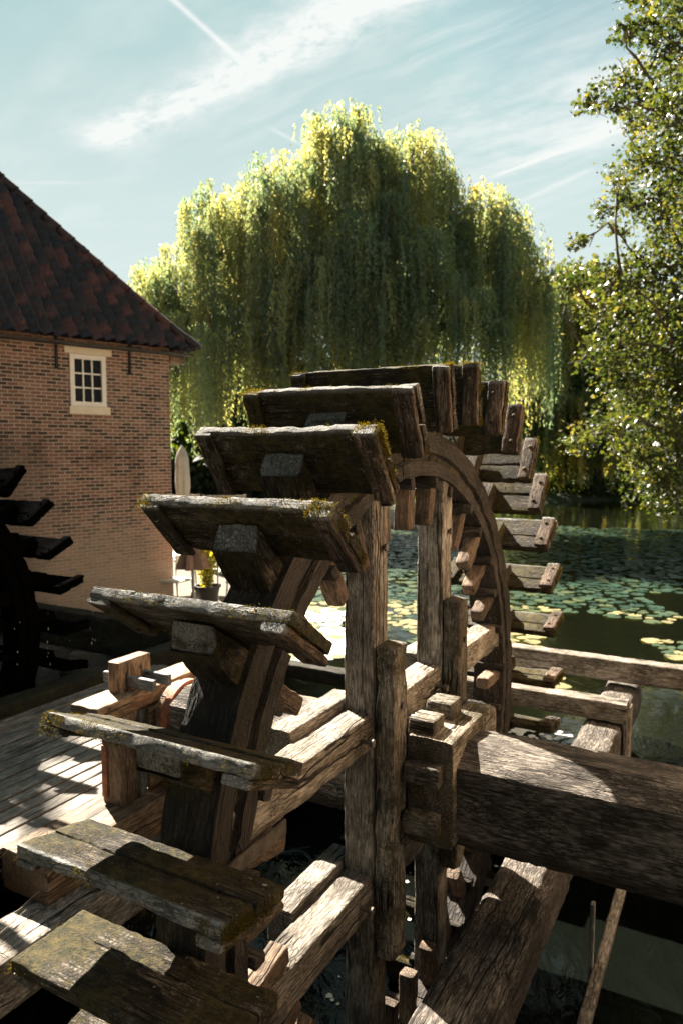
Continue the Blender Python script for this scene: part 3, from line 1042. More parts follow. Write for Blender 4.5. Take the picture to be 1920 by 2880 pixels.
# ------------------------------------------------------------------ bearing frame, deck and beams on the left
SZ = -0.50
bf = empty('bearing_frame', W2(-1.75, -0.2, SZ), -YAW, 'oak frame with wedged cap beam holding the iron banded axle end', 'bearing frame')
BO = Vector((-1.75, -0.2, SZ))


def bfb(name, mat, lo, hi, axis, **kw):
    return block(name, mat, np.array(lo) - np.array(BO), np.array(hi) - np.array(BO), bf, axis, **kw)


bfb('cap_beam', M_NEW, (-1.94, -0.64, 0.085), (-1.71, 1.55, 0.20), 1, amp=0.0015, wear=0.006)
bfb('post', M_NEW, (-1.89, -0.45, SZ), (-1.72, -0.29, 0.085), 2, amp=0.0015, wear=0.006)
bfb('post', M_GREY, (-1.885, -0.285, SZ), (-1.70, -0.24, 0.083), 2, amp=0.001, wear=0.004)
bfb('post', M_NEW, (-1.89, 0.62, SZ), (-1.72, 0.80, 0.085), 2, amp=0.0015, wear=0.006)
bfb('tenon', M_NEW, (-1.90, -0.37, 0.19), (-1.80, -0.08, 0.40), 2, amp=0.0015, wear=0.006)
for b0 in (-0.30, -0.16):
    bfb('wedge', M_GREY, (-2.02, b0, 0.225), (-1.58, b0 + 0.035, 0.30), 0, amp=0.0015, wear=0.006)
bfb('bearing_plate', M_NEW, (-1.80, -0.22, -0.47), (-1.69, 0.60, 0.075), 1, amp=0.0015, wear=0.006)
bfb('iron_plate', M_RUST, (-1.88, -0.462, -0.46), (-1.835, -0.452, -0.12), 2, amp=0.0005, wear=0.002)
bfb('foot_block', M_NEW, (-1.70, -0.10, SZ), (-1.62, 0.06, -0.37), 0, amp=0.001, wear=0.004)
o = block('sill_beam', M_NEW, (-1.98, -1.12, -0.74), (-1.60, 1.9, SZ), None, 1, world=True, amp=0.002, wear=0.008)
tag(o, 'broad sill beam along the deck edge with a round bolt head, carrying the bearing frame', 'beam')
V, F = lathe([(0.036, 0), (0.036, 0.015), (0.028, 0.028), (0.012, 0.036), (0.001, 0.037)], 18)
g = G().add(V, F)
bo = g.build('bolt_head', M_RUST, o)
bo.matrix_world = WM @ Matrix.Translation((-1.745, -0.62, SZ - 0.002))
o = block('low_beam', M_OAK, (-1.75, -3.2, -1.02), (-1.43, 1.6, -0.74), None, 1, world=True, amp=0.004, wear=0.012)
tag(o, 'old sunlit beam lying below the deck sill, beside the lowest paddles', 'beam')
g = G()
a0 = -1.985
for i in range(15):
    w = 0.115 + 0.012 * random.uniform(-1, 1)
    z = -0.525 + 0.004 * random.uniform(-1, 1)
    V, F, gc = timber_geo(4.6, rect_sec(w, 0.035, 0.004, 0.03), step=0.06, amp=0.0012, wear=0.004, end=0.01)
    M, _ = frame((a0 - w / 2, -2.6 + 0.02 * random.uniform(-1, 1), z), (a0 - w / 2, 3, z))
    gc = gc + np.array([i * 3.3, i * 1.7, 0])
    g.add(V, F, gc, M=M)
    a0 -= w + 0.017
o = g.build('deck', M_DECK, None, WM)
tag(o, 'grey slatted timber deck between the two water wheels', 'deck')
for i, b0 in enumerate((-2.2, -0.9, 0.5, 1.6)):
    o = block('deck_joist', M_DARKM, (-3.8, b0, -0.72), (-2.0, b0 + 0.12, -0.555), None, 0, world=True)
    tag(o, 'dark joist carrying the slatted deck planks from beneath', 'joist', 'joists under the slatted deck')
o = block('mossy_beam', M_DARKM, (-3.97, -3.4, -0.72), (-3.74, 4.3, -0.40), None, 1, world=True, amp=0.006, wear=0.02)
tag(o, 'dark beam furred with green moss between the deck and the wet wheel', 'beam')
o = block('mossy_block', M_DARKM, (-4.25, -0.35, -0.42), (-3.80, 0.15, -0.10), None, 0, world=True, amp=0.008, wear=0.03)
tag(o, 'short mossy timber block lying on the mossy beam by the black wheel', 'timber block')

# ------------------------------------------------------------------ long log on the right, sluice beams, dam wall
o = block('bearer_log', M_SHAFT, (0.46, -3.6, -1.02), (0.79, 4.45, -0.675), None, 1, world=True, amp=0.005, wear=0.02, r=0.05)
tag(o, 'thick cracked log running under the axle to the sluice beams', 'log')
o = block('sluice_beam', M_OAK, (-1.6, 2.98, -0.655), (0.83, 3.16, -0.475), None, 0, world=True, amp=0.003, wear=0.01)
tag(o, 'short sluice beam ending on the log, nearer the wheel', 'beam', 'sluice beams over the pond')
o = block('sluice_beam', M_OAK, (-1.2, 4.08, -0.62), (6.0, 4.26, -0.395), None, 0, world=True, amp=0.003, wear=0.01)
tag(o, 'long sluice beam reaching across the pond to the right', 'beam', 'sluice beams over the pond')
o = block('sluice_beam', M_DARKM, (-4.2, 2.78, -0.70), (-0.7, 2.96, -0.545), None, 0, world=True, amp=0.003, wear=0.012)
tag(o, 'dark sluice beam crossing behind the axle on the wheel side next to the deck', 'beam', 'sluice beams over the pond')
o = block('sluice_post', M_OAK, (0.80, 3.00, -2.2), (0.86, 3.14, -0.50), None, 2, world=True, amp=0.002, wear=0.01)
tag(o, 'narrow post under the end of the short sluice beam', 'post')
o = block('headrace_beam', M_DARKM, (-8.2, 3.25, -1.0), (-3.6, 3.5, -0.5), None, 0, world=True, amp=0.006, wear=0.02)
tag(o, 'heavy dark mossy beam crossing at the foot of the brick house wall', 'beam')
dam = empty('dam_wall', W2(0, 2.9, -2.2), -YAW, 'dark plank wall holding back the pond behind the wheel', 'dam wall')
g = G()
for i in range(64):
    V, F, gc = timber_geo(1.55, rect_sec(0.225, 0.06, 0.006, 0.05), step=0.15, amp=0.004, wear=0.008)
    M, _ = frame((-6 + i * 0.235, 0.0, -1.2), (-6 + i * 0.235, 0.0, 1), (0, 1, 0))
    g.add(V, F, gc + i * 2.1, M=M)
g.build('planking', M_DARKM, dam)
block('top_rail', M_DARKM, (-6.2, -0.09, 0.93), (9.1, 0.08, 1.02), dam, 0)
# struts and laths below the axle on the right
for lo, hi, lab in (((1.02, -2.6, -1.15), (1.08, 1.4, -1.08), 'thin rail below the axle beside the thick log'),):
    o = block('rail', M_OAK, lo, hi, None, 1, world=True, amp=0.002, wear=0.006)
    tag(o, lab, 'rail')
for b0, lab in ((0.30, 'pale upright lath under the axle, farther from the bridge'), (-1.05, 'pale upright lath under the axle, nearer the bridge')):
    o = block('lath', M_GREY, (1.00, b0, -2.1), (1.022, b0 + 0.05, -0.72), None, 2, world=True, amp=0.001, wear=0.003)
    tag(o, lab, 'lath', 'laths below the axle')

# ------------------------------------------------------------------ brick mill house on the left
HP = Vector((-3.03, 13.0, 0))
HY = R(45.9)
HU = Vector((math.sin(HY), math.cos(HY), 0))
HN = Vector((math.cos(HY), -math.sin(HY), 0))
HM = Matrix((-HU, HN, Vector((0, 0, 1)))).transposed().to_4x4()      # x along the wall away from the corner, y out, z up
HM.translation = HP
house = bpy.data.objects.new('brick_house', None)
COL.objects.link(house)
house.matrix_world = HM
tag(house, 'old brick mill house with a steep dark tiled roof and small white window', 'house')
EAVE = 4.62


def hbox(name, mat, lo, hi, parent=house, smooth=False, M=None):
    V, F = boxgeo(lo, hi)
    F = [f[:, ::-1] for f in F]           # the house frame is left-handed
    return G().add(V, F).build(name, mat, parent, M, smooth)


# wall panels round the window opening
wx0, wx1, wz0, wz1 = 1.19, 1.80, 3.69, 4.52
g = G()
for lo, hi in (((0, -0.35, -2.4), (wx0, 0, EAVE + 0.15)), ((wx1, -0.35, -2.4), (14, 0, EAVE + 0.15)), ((wx0, -0.35, -2.4), (wx1, 0, wz0)), ((wx0, -0.35, wz1), (wx1, 0, EAVE + 0.15))):
    V, F = boxgeo(lo, hi)
    g.add(V, [f[:, ::-1] for f in F])
g.build('wall', M_BRICK, house, smooth=False)
hbox('wall', M_BRICK, (0, -10.2, -2.4), (0.35, -0.352, EAVE + 0.15))
hbox('wall', M_BRICK, (13.65, -10.2, -2.4), (14, -0.352, EAVE + 0.15))
hbox('wall', M_BRICK, (0.352, -10.2, -2.4), (13.648, -9.85, EAVE + 0.15))
hbox('lintel', M_CREAM, (1.09, -0.1, wz1 + 0.005), (1.885, 0.025, wz1 + 0.105))
win = hbox('window', M_WHITE, (wx0 + 0.002, -0.10, wz0 + 0.002), (wx0 + 0.075, 0.012, wz1 - 0.002))
g = G()
for lo, hi in (((wx1 - 0.075, -0.10, wz0 + 0.002), (wx1 - 0.002, 0.012, wz1 - 0.002)), ((wx0 + 0.075, -0.10, wz0 + 0.002), (wx1 - 0.075, 0.010, wz0 + 0.075)), ((wx0 + 0.075, -0.10, wz1 - 0.075), (wx1 - 0.075, 0.010, wz1 - 0.002))):
    V, F = boxgeo(lo, hi)
    g.add(V, [f[:, ::-1] for f in F])
gx = np.linspace(wx0 + 0.075, wx1 - 0.075, 4)
gz = np.linspace(wz0 + 0.075, wz1 - 0.075, 4)
for i in (1, 2):
    V, F = boxgeo((gx[i] - 0.012, -0.055, wz0 + 0.07), (gx[i] + 0.012, -0.012, wz1 - 0.07)); g.add(V, [f[:, ::-1] for f in F])
    V, F = boxgeo((wx0 + 0.07, -0.053, gz[i] - 0.012), (wx1 - 0.07, -0.014, gz[i] + 0.012)); g.add(V, [f[:, ::-1] for f in F])
g.build('frame', M_WHITE, win, smooth=False)
hbox('pane', M_GLASS, (wx0 + 0.06, -0.048, wz0 + 0.06), (wx1 - 0.06, -0.042, wz1 - 0.06), win)
hbox('sill', M_CREAM, (1.14, -0.1, wz0 - 0.125), (1.83, 0.035, wz0 - 0.002), win)
for ax0 in (0.765, 2.015):
    g = G()
    V, F = boxgeo((ax0 - 0.018, 0.003, 4.26), (ax0 + 0.018, 0.035, 4.80)); g.add(V, [f[:, ::-1] for f in F])
    V, F = boxgeo((ax0 - 0.03, 0.003, 4.26), (ax0 + 0.03, 0.03, 4.30)); g.add(V, [f[:, ::-1] for f in F])
    g.build('wall_anchor', M_BLACK, house, smooth=False)
# roof: two visible-side pantile slopes meeting on a hip
OV = 0.36
SL = 1.267
EZ = 4.70


def pantiles(name, width, run, side):
    """heightfield of pantiles: u along the eave from the hip corner, v up the slope (horizontal run)"""
    du, dv = 0.195, 0.25
    nu, nv = int(width / du) * 8, int(run / (dv * 0.62)) * 4
    u = np.linspace(0, width, nu + 1)
    sl = math.hypot(1, SL)
    vs = np.linspace(0, run, nv + 1)
    U, Vv = np.meshgrid(u, vs)
    col = np.floor(U / du)
    row = np.floor(Vv * sl / dv)
    fu = U / du - col
    fv = Vv * sl / dv - row
    wave = 0.042 * np.sin(2 * math.pi * fu) + 0.014 * np.sin(4 * math.pi * fu)
    saw = 0.065 * (1 - fv)
    jit = hash3(col.astype(np.int64), row.astype(np.int64), np.zeros_like(col, np.int64), 3) * 0.012
    Hh = wave + saw + jit
    sag = 0.05 * np.sin(U * 0.9 + 1) * np.sin(Vv * 1.1)
    kick = 0.10 * np.exp(-Vv / 0.35)
    z = EZ + Vv * SL - 0.10 + kick + sag
    hv = np.array([0, SL, 1]) / math.hypot(1, SL)
    # slope normal (outwards y, up z)
    X = U - OV
    Y = OV - Vv + Hh * SL / sl
    Z = z + Hh / sl
    if side == 0:
        P = np.column_stack([X.ravel(), Y.ravel(), Z.ravel()])
    else:
        P = np.column_stack([-(OV - Vv + Hh * SL / sl).ravel(), -(U - OV).ravel(), Z.ravel()])
    val = (0.38 + 0.42 * hash3(col.astype(np.int64), row.astype(np.int64), np.ones_like(col, np.int64), 9)).ravel()
    gc = np.column_stack([U.ravel(), Vv.ravel() * sl, 0 * U.ravel()])
    n = nu + 1
    i = np.arange(nv)[:, None] * n
    j = np.arange(nu)[None, :]
    Q = np.stack([i + j, i + j + 1, i + n + j + 1, i + n + j], -1).reshape(-1, 4)
    uc = U.ravel()[Q].mean(1)
    vc = Vv.ravel()[Q].mean(1)
    keep = (uc >= vc - 0.03) & (uc <= width - vc + 0.03)
    Q = Q[keep]
    if side == 0: Q = Q[:, ::-1]
    return P, [Q], gc, val


g = G()
g.add(*pantiles('roof', 14 + 2 * OV, 5.3, 0))
roof = g.build('roof', M_TILE, house)
g = G()
g.add(*pantiles('roof', 10.2 + 2 * OV, 5.3, 1))
g.build('roof', M_TILE, house)
# soffit boards, eave shade put into their dark colour, and fascia
hbox('soffit', M_POT, (-OV + 0.03, -10.2 - OV + 0.03, EZ - 0.06), (14 + OV, OV - 0.10, EZ - 0.03))
hbox('rafter_foot', M_NEW, (-OV + 0.06, -0.35, EZ - 0.19), (-0.006, 0.02, EZ - 0.065))
g = G()
for i in range(32):
    s = i * 0.24
    c = np.array([-OV + s * 0.707, OV - s * 0.707, EZ + 0.0 + s * 0.707 * SL + 0.10 * math.exp(-s * 0.707 / 0.35) - 0.03])
    d = np.array([0.707, -0.707, SL * 0.707])
    d /= np.linalg.norm(d)
    V, F, gc = tube([c, c + d * 0.29], [0.085, 0.07], 10)
    g.add(V, F, gc, np.full(len(V), 0.5 + 0.25 * random.uniform(-1, 1)))
g.build('hip_tiles', M_TILE, roof)

# ------------------------------------------------------------------ the mill on the other bank (outside the frame) and the footbridge
mill = empty('mill_building', W2(3.2, -1.0, -2.4), -YAW, 'plastered mill building that takes the other end of the wheel axle', 'building')
V, F = boxgeo((0, 0.3, 3.35), (7, 6.0, 7.6))
M_LIGHTSTOP = flat_mat('light_stop_dark', (0.05, 0.045, 0.038), 0.85, 0.0, 0.4, 3, 0.02)
M_PLASTER = flat_mat('ochre_plaster', (0.70, 0.51, 0.34), 0.9, 0.0, 0.12, 1.2, 0.01)
G().add(V, F).build('wall', M_PLASTER, mill, smooth=False)
V, F = boxgeo((0.02, -9, 3.35), (6.98, 0.295, 7.6))
G().add(V, F).build('bounce_cut_wall', M_LIGHTSTOP, mill, smooth=False)  # unseen near part made dark so it bounces no light at the wheel
V, F = boxgeo((-0.03, -9.03, 0), (7.03, 6.03, 3.345))
G().add(V, F).build('bounce_cut_base', M_LIGHTSTOP, mill, smooth=False)  # unseen lower wall made dark to keep bounce light off the axle
V = np.array([(-0.4, -9.4, 7.6), (7.4, -9.4, 7.6), (7.4, 6.4, 7.6), (-0.4, 6.4, 7.6), (3.5, -9.4, 10.5), (3.5, 6.4, 10.5)])
G().add(V, [np.array([[0, 3, 5, 4], [1, 4, 5, 2], [0, 1, 2, 3]]), np.array([[0, 4, 1], [3, 2, 5]])]).build('roof', M_TILE, mill, smooth=False)
br = empty('footbridge', (0, -0.4, 1.35), 0, 'plank footbridge from which the wheel is seen', 'bridge')
g = G()
for i in range(58):
    V, F, gc = timber_geo(3.2, rect_sec(0.19, 0.05, 0.005, 0.06), step=0.2)
    M, _ = frame((-6.5 + i * 0.2, -1.3, 0), (-6.5 + i * 0.2, 1, 0))
    g.add(V, F, gc + i * 1.3, M=M)
g.build('planking', M_DECK, br)
V, F = boxgeo((-6.6, 1.72, -3.4), (4.2, 1.90, -0.04))
G().add(V, F).build('added_light_blocker', M_LIGHTSTOP, br, smooth=False)  # unseen wall added below the bridge to block low sky light
for y in (-1.1, 0.6):
    timber('bearer', M_DARKM, (-6.7, y, -0.16), (5.0, y, -0.16), 0.2, 0.26, br, step=0.3)

# ------------------------------------------------------------------ foliage
def willow(name, x, y, zb, lobes, label, mat, n_cl=420, strands=13, leafL=0.15, leafW=0.030, seed=1, zmin=1.6, group=None):
    r = np.random.default_rng(seed)
    t = empty(name, (x, y, zb), 0, label, 'tree', group)
    L = np.array(lobes, float)             # cx cy cz rx ry rz weight
    wts = L[:, 6] / L[:, 6].sum()
    C0, D0 = [], []
    for k in range(n_cl):
        i = r.choice(len(L), p=wts)
        v = r.normal(size=3)
        v[2] = abs(v[2]) * 1.0 - 0.25
        v /= np.linalg.norm(v)
        s = 0.72 + 0.30 * r.random() if r.random() < 0.8 else 0.4 + 0.4 * r.random()
        C0.append(L[i, :3] + v * L[i, 3:6] * s)
        D0.append(v)
    C0, D0 = np.array(C0), np.array(D0)
    # strands
    S, Dd, Ln, Vl = [], [], [], []
    for c, d in zip(C0, D0):
        tone = np.clip(0.45 + 0.34 * r.normal(), -0.1, 1.1)
        ln0 = 1.5 + 3.4 * r.random() ** 1.3
        for j in range(strands):
            S.append(c + r.normal(size=3) * np.array([0.23, 0.23, 0.15]))
            Dd.append(d[:2] * (0.25 + 0.5 * r.random()) + 0.12 * r.normal(size=2))
            z_top = c[2] + zb
            Ln.append(min(ln0 * (0.55 + 0.6 * r.random()), max(0.8, z_top - zmin)))
            Vl.append(tone + 0.10 * r.normal())
    S, Dd, Ln, Vl = np.array(S), np.array(Dd), np.array(Ln), np.array(Vl)
    per = np.maximum(8, (Ln / 0.062).astype(int))
    idx = np.repeat(np.arange(len(S)), per)
    u = np.concatenate([np.linspace(0, 1, p) for p in per])
    m = len(idx)
    s = u * Ln[idx]
    hor = 0.55 * (1 - np.exp(-s / 0.7))
    P = S[idx].copy()
    P[:, :2] += Dd[idx] * hor[:, None]
    P[:, 2] += 0.18 * np.sin(np.clip(s / 0.7, 0, math.pi)) - np.maximum(0, s - 0.25)
    P += r.normal(size=(m, 3)) * 0.035
    lf = np.array([0, 0, -1.0]) + 0.42 * r.normal(size=(m, 3))
    lf /= np.linalg.norm(lf, axis=1, keepdims=True)
    sd = np.cross(lf, r.normal(size=(m, 3)))
    sd /= np.linalg.norm(sd, axis=1, keepdims=True)
    ll = leafL * (0.7 + 0.6 * r.random(m))[:, None]
    w = leafW * (0.7 + 0.6 * r.random(m))[:, None]
    V = np.stack([P, P + lf * ll * 0.45 + sd * w, P + lf * ll, P + lf * ll * 0.45 - sd * w], 1).reshape(-1, 3)
    val = np.repeat(np.clip(Vl[idx] + 0.10 * r.normal(size=m), 0, 1), 4)
    G().add(V, [np.arange(4 * m).reshape(-1, 4)], V, val).build('crown', mat, t, smooth=False)
    g = G()
    h0 = L[0, 2] * 0.42
    V, F, gc = tube([(0, 0, -0.4), (0.05, 0, 0.5), (-0.1, 0.1, h0 * 0.5), (0.1, 0, h0)], [0.65, 0.45, 0.38, 0.32], 14)
    g.add(V, F, gc)
    for l in L:
        mid = np.array([l[0] * 0.45, l[1] * 0.45, (h0 + l[2]) * 0.5])
        V, F, gc = tube([(0.0, 0, h0 - 0.3), mid, l[:3], l[:3] + np.array([l[3] * 0.25, 0, l[5] * 0.6])], [0.26, 0.17, 0.09, 0.03], 9)
        g.add(V, F, gc)
        for q in range(7):
            v = r.normal(size=3); v[2] = abs(v[2]); v /= np.linalg.norm(v)
            e = l[:3] + v * l[3:6] * 0.85
            V, F, gc = tube([l[:3] * 0.8 + mid * 0.2, (l[:3] + e) / 2 + r.normal(size=3) * 0.2, e], [0.11, 0.06, 0.02], 6)
            g.add(V, F, gc)
    g.build('trunk', M_BARK, t)
    return t


willow('willow_tree', 0.2, 30.5, 0.2, [
    (0.0, 0, 13.5, 2.1, 2.4, 2.8, 3.4), (2.7, 0, 12.9, 1.7, 2.2, 2.8, 2.4), (-2.6, -0.5, 11.7, 1.7, 2.2, 2.7, 2.2), (-5.5, 0.2, 11.0, 1.1, 2.0, 2.6, 1.5), (-4.0, 0.2, 8.8, 1.7, 2.2, 2.8, 1.4),
    (-7.4, 0, 8.2, 1.1, 1.8, 2.9, 1.5), (5.7, 0.3, 10.6, 1.6, 2.2, 2.9, 2.0), (7.4, 0.2, 8.4, 1.2, 1.8, 2.9, 1.4),
    (-4.4, -1.6, 6.6, 2.8, 2.0, 2.2, 1.8), (-0.4, -2.2, 8.4, 2.8, 1.6, 2.4, 2.4), (3.6, -1.8, 7.6, 2.8, 1.8, 2.4, 2.0), (1.3, -2.4, 10.4, 2.2, 1.3, 2.0, 1.6)],
    'great weeping willow with a broad domed crown behind the wheel', M_WILLOW, n_cl=800, strands=13, leafL=0.165, leafW=0.027, seed=4, zmin=2.4)
willow('willow_tree', 15.4, 44, 0.4, [
    (-1.5, 0, 10.0, 3.6, 3, 3.6, 3), (2.2, 0, 8.6, 3.4, 3, 3.4, 2.4), (-3.2, -1, 5.2, 2.8, 2.5, 3.0, 2.2), (1.0, -1.5, 4.6, 4.0, 2.4, 3.0, 2.4), (6.5, 0, 8, 3.5, 3, 4, 2.2)],
    'smaller farther weeping willow trailing over the right bank of the pond', M_WILLOW2, n_cl=640, strands=11, leafL=0.22, leafW=0.05, seed=9, zmin=0.7)


def clump_tree(name, x, y, zb, blobs, label, mat, n, size, seed, trunk_to=None, branch=True, flat=0.0, group=None, shape='maple'):
    """blobs: (cx,cy,cz,r) relative to the trunk foot"""
    r = np.random.default_rng(seed)
    t = empty(name, (x, y, zb), 0, label, 'tree', group)
    B = np.array(blobs, float)
    w = B[:, 3] ** 2.2
    per = np.maximum(6, (n * w / w.sum()).astype(int))
    P, tone = [], []
    for b, k in zip(B, per):
        ns = max(3, int(k / 16))
        v = r.normal(size=(ns, 3)); v /= np.linalg.norm(v, axis=1, keepdims=True)
        sub = b[:3] + v * b[3] * (r.random((ns, 1)) ** 0.45) * np.array([1.1, 1, 0.8])
        tn = np.clip(0.42 + 0.2 * r.normal(size=ns), 0, 1)
        j = r.integers(0, ns, k)
        P.append(sub[j] + r.normal(size=(k, 3)) * min(0.26, b[3] * 0.3) * np.array([1, 1, 0.7]))
        tone.append(tn[j] + 0.14 * r.normal(size=k))
    P, tone = np.concatenate(P), np.concatenate(tone)
    m = len(P)
    nrm = r.normal(size=(m, 3)) + np.array([-0.2, 0.1, 0.75])
    nrm /= np.linalg.norm(nrm, axis=1, keepdims=True)
    u = np.cross(nrm, r.normal(size=(m, 3))); u /= np.linalg.norm(u, axis=1, keepdims=True)
    v = np.cross(nrm, u)
    s = (size * (0.6 + 0.7 * r.random(m)))[:, None]
    if shape == 'maple':
        out = [(0, -0.5), (0.42, -0.42), (0.30, -0.12), (0.55, 0.12), (0.22, 0.18), (0.0, 0.6), (-0.22, 0.18), (-0.55, 0.12), (-0.30, -0.12), (-0.42, -0.42)]
    else:
        out = [(0, -0.6), (0.32, -0.1), (0.22, 0.35), (0, 0.6), (-0.22, 0.35), (-0.32, -0.1)]
    k = len(out)
    V = np.stack([P + s * (a * u + b_ * v) - s * nrm * 0.35 * abs(a) for a, b_ in out], 1).reshape(-1, 3)
    F = np.arange(k * m).reshape(-1, k)
    if k == 10:
        base = np.arange(m)[:, None] * k
        F = [base + np.array([[0, 1, 2, 8, 9]]), base + np.array([[2, 3, 4, 6, 7, 8][:6]]), base + np.array([[4, 5, 6]])]
    else:
        F = [F]
    G().add(V, F, V, np.repeat(np.clip(tone, 0, 1), k)).build('crown', mat, t, smooth=False)
    g = G()
    top = np.array(trunk_to if trunk_to is not None else B[:, :3].mean(0) * np.array([0.3, 0.3, 1.0]))
    V, F, gc = tube([(0, 0, -0.5), top * 0.35 + np.array([0.1, 0, 0]), top], [0.34, 0.26, 0.10], 12)
    g.add(V, F, gc)
    if branch:
        hd = np.hypot(B[:, 0], B[:, 1])
        for b, h_ in zip(B, hd):
            a = top * np.clip((b[2] - 0.5 * h_) / max(top[2], 0.1), 0.12, 0.98)
            best = np.linalg.norm(a - b[:3])
            for q, hq in zip(B, hd):
                if hq < h_ - 0.25 and q[2] < b[2] + 0.5:
                    dq = np.linalg.norm(q[:3] - b[:3])
                    if dq < best:
                        best, a = dq, q[:3]
            e0 = b[:3] - a
            mid = (a + b[:3]) / 2 + r.normal(size=3) * 0.10 * np.linalg.norm(e0) + np.array([0, 0, 0.06])
            V, F, gc = tube([a, a * 0.6 + mid * 0.4 + r.normal(size=3) * 0.03, mid, mid * 0.5 + b[:3] * 0.5 + r.normal(size=3) * 0.05, b[:3]], np.array([0.026, 0.022, 0.018, 0.013, 0.008]) * (1 + 0.5 * (h_ < 2.5)), 6)
            g.add(V, F, gc)
            for q in range(4):
                e = b[:3] + r.normal(size=3) * b[3] * 0.6
                V, F, gc = tube([(mid + b[:3]) / 2, (b[:3] + e) / 2 + r.normal(size=3) * 0.05, e], [0.010, 0.007, 0.003], 5)
                g.add(V, F, gc)
    g.build('trunk', M_BARK, t)
    return t


# broad-leaved tree overhanging from the right bank: boughs reach out to the left
MX, MY = 8.6, 12.6
mb = []
rr = np.random.default_rng(21)
for px, py, rp in ((1470, 20, 40), (1425, 45, 30), (1400, 120, 26), (1420, 320, 34), (1500, 30, 60), (1555, 60, 70), (1440, 118, 42), (1490, 150, 50), (1550, 190, 70), (1405, 222, 38), (1440, 250, 42), (1340, 270, 34), (1385, 292, 30), (1500, 285, 62), (1560, 320, 70),
                   (1440, 395, 48), (1500, 400, 60), (1555, 430, 60), (1395, 462, 34), (1365, 505, 26), (1450, 490, 36), (1515, 500, 40), (1568, 520, 46), (1400, 545, 24), (1320, 570, 24), (1500, 560, 24),
                   (1300, 640, 32), (1350, 650, 40), (1410, 640, 46), (1470, 630, 50), (1540, 620, 60), (1350, 712, 34), (1290, 668, 24), (1410, 720, 46), (1480, 715, 60), (1550, 720, 66),
                   (1345, 820, 32), (1400, 805, 42), (1460, 800, 58), (1535, 810, 66), (1425, 880, 48), (1490, 895, 60), (1555, 900, 66), (1440, 950, 44), (1510, 985, 60), (1330, 1010, 34), (1375, 985, 40), (1470, 1040, 40), (1545, 1060, 60), (1420, 1010, 36), (1525, 1120, 34)):
    dpt = 12.0 + 1.1 * rr.normal()
    k_ = 1.2245 / 2047 * dpt
    mb.append(((px - 784) * k_ - MX, dpt - MY, CAM_H + (1031 - py) * k_ - TERR, rp * k_ * (1.15 if py < 600 else 1.28)))
for k in range(44):      # the rest of the crown, out of the frame
    mb.append((rr.uniform(-2.0, 3), rr.uniform(-3.5, 3), rr.uniform(3.0, 12), rr.uniform(0.7, 1.2)))
for k in range(16):
    mb.append((rr.uniform(-2.6, 2), rr.uniform(-1.5, 2), rr.uniform(1.6, 4.0), rr.uniform(0.6, 0.9)))
clump_tree('maple_tree', MX, MY, TERR, mb, 'broad-leaved tree reaching in from the right with sunlit yellowing leaves', M_MAPLE, 175000, 0.068, 5, (0.2, 0, 10.0))
# other trees round the pond
def ball(n, cx, cz, rx, rz, rb, seed):
    q = np.random.default_rng(seed)
    o = []
    for i in range(n):
        v = q.normal(size=3); v /= np.linalg.norm(v)
        o.append((cx + v[0] * rx * q.random() ** 0.4, v[1] * rx * 0.7, cz + v[2] * rz * q.random() ** 0.4, rb * q.uniform(0.6, 1.2)))
    return o


tb = []
for k in range(110):
    v_ = rr.normal(size=3); v_ /= np.linalg.norm(v_)
    q_ = rr.random() ** 0.35
    tb.append((v_[0] * 4.6 * q_, v_[1] * 4.6 * q_, 15.8 + v_[2] * 5.5 * q_, rr.uniform(1.0, 1.5)))
clump_tree('added_shade_tree', -17.85, 19.85, TERR, tb, 'unseen tall tree added behind the brick house to shade the wet wheel', M_WOODS, 75000, 0.62, 36, (0, 0, 17), shape='oval')  # out of view, added to cast shade on the second wheel and deck
clump_tree('broad_tree', 27, 52, 0.5, ball(30, 0, 7.5, 5.5, 5.5, 1.8, 31), 'tall dark tree at the far right end of the pond', M_WOODS, 9000, 0.5, 31, (0, 0, 9), shape='oval')
clump_tree('broad_tree', 20, 58, 0.5, ball(30, 0, 7.0, 5.0, 5.0, 1.8, 32), 'rounded tree far behind the smaller willow', M_WOODS, 9000, 0.5, 32, (0, 0, 9), shape='oval')
clump_tree('broad_tree', 7.5, 60, 0.5, ball(26, 0, 5.0, 5.5, 4.0, 1.7, 33), 'low tree far behind the great willow, on its right', M_WOODS, 9000, 0.5, 33, (0, 0, 6), shape='oval')
clump_tree('broad_tree', -6, 52, 0.5, ball(26, 0, 5.5, 6, 4.5, 1.8, 34), 'low tree far behind the great willow, on its left', M_WOODS, 9000, 0.5, 34, (0, 0, 6), shape='oval')


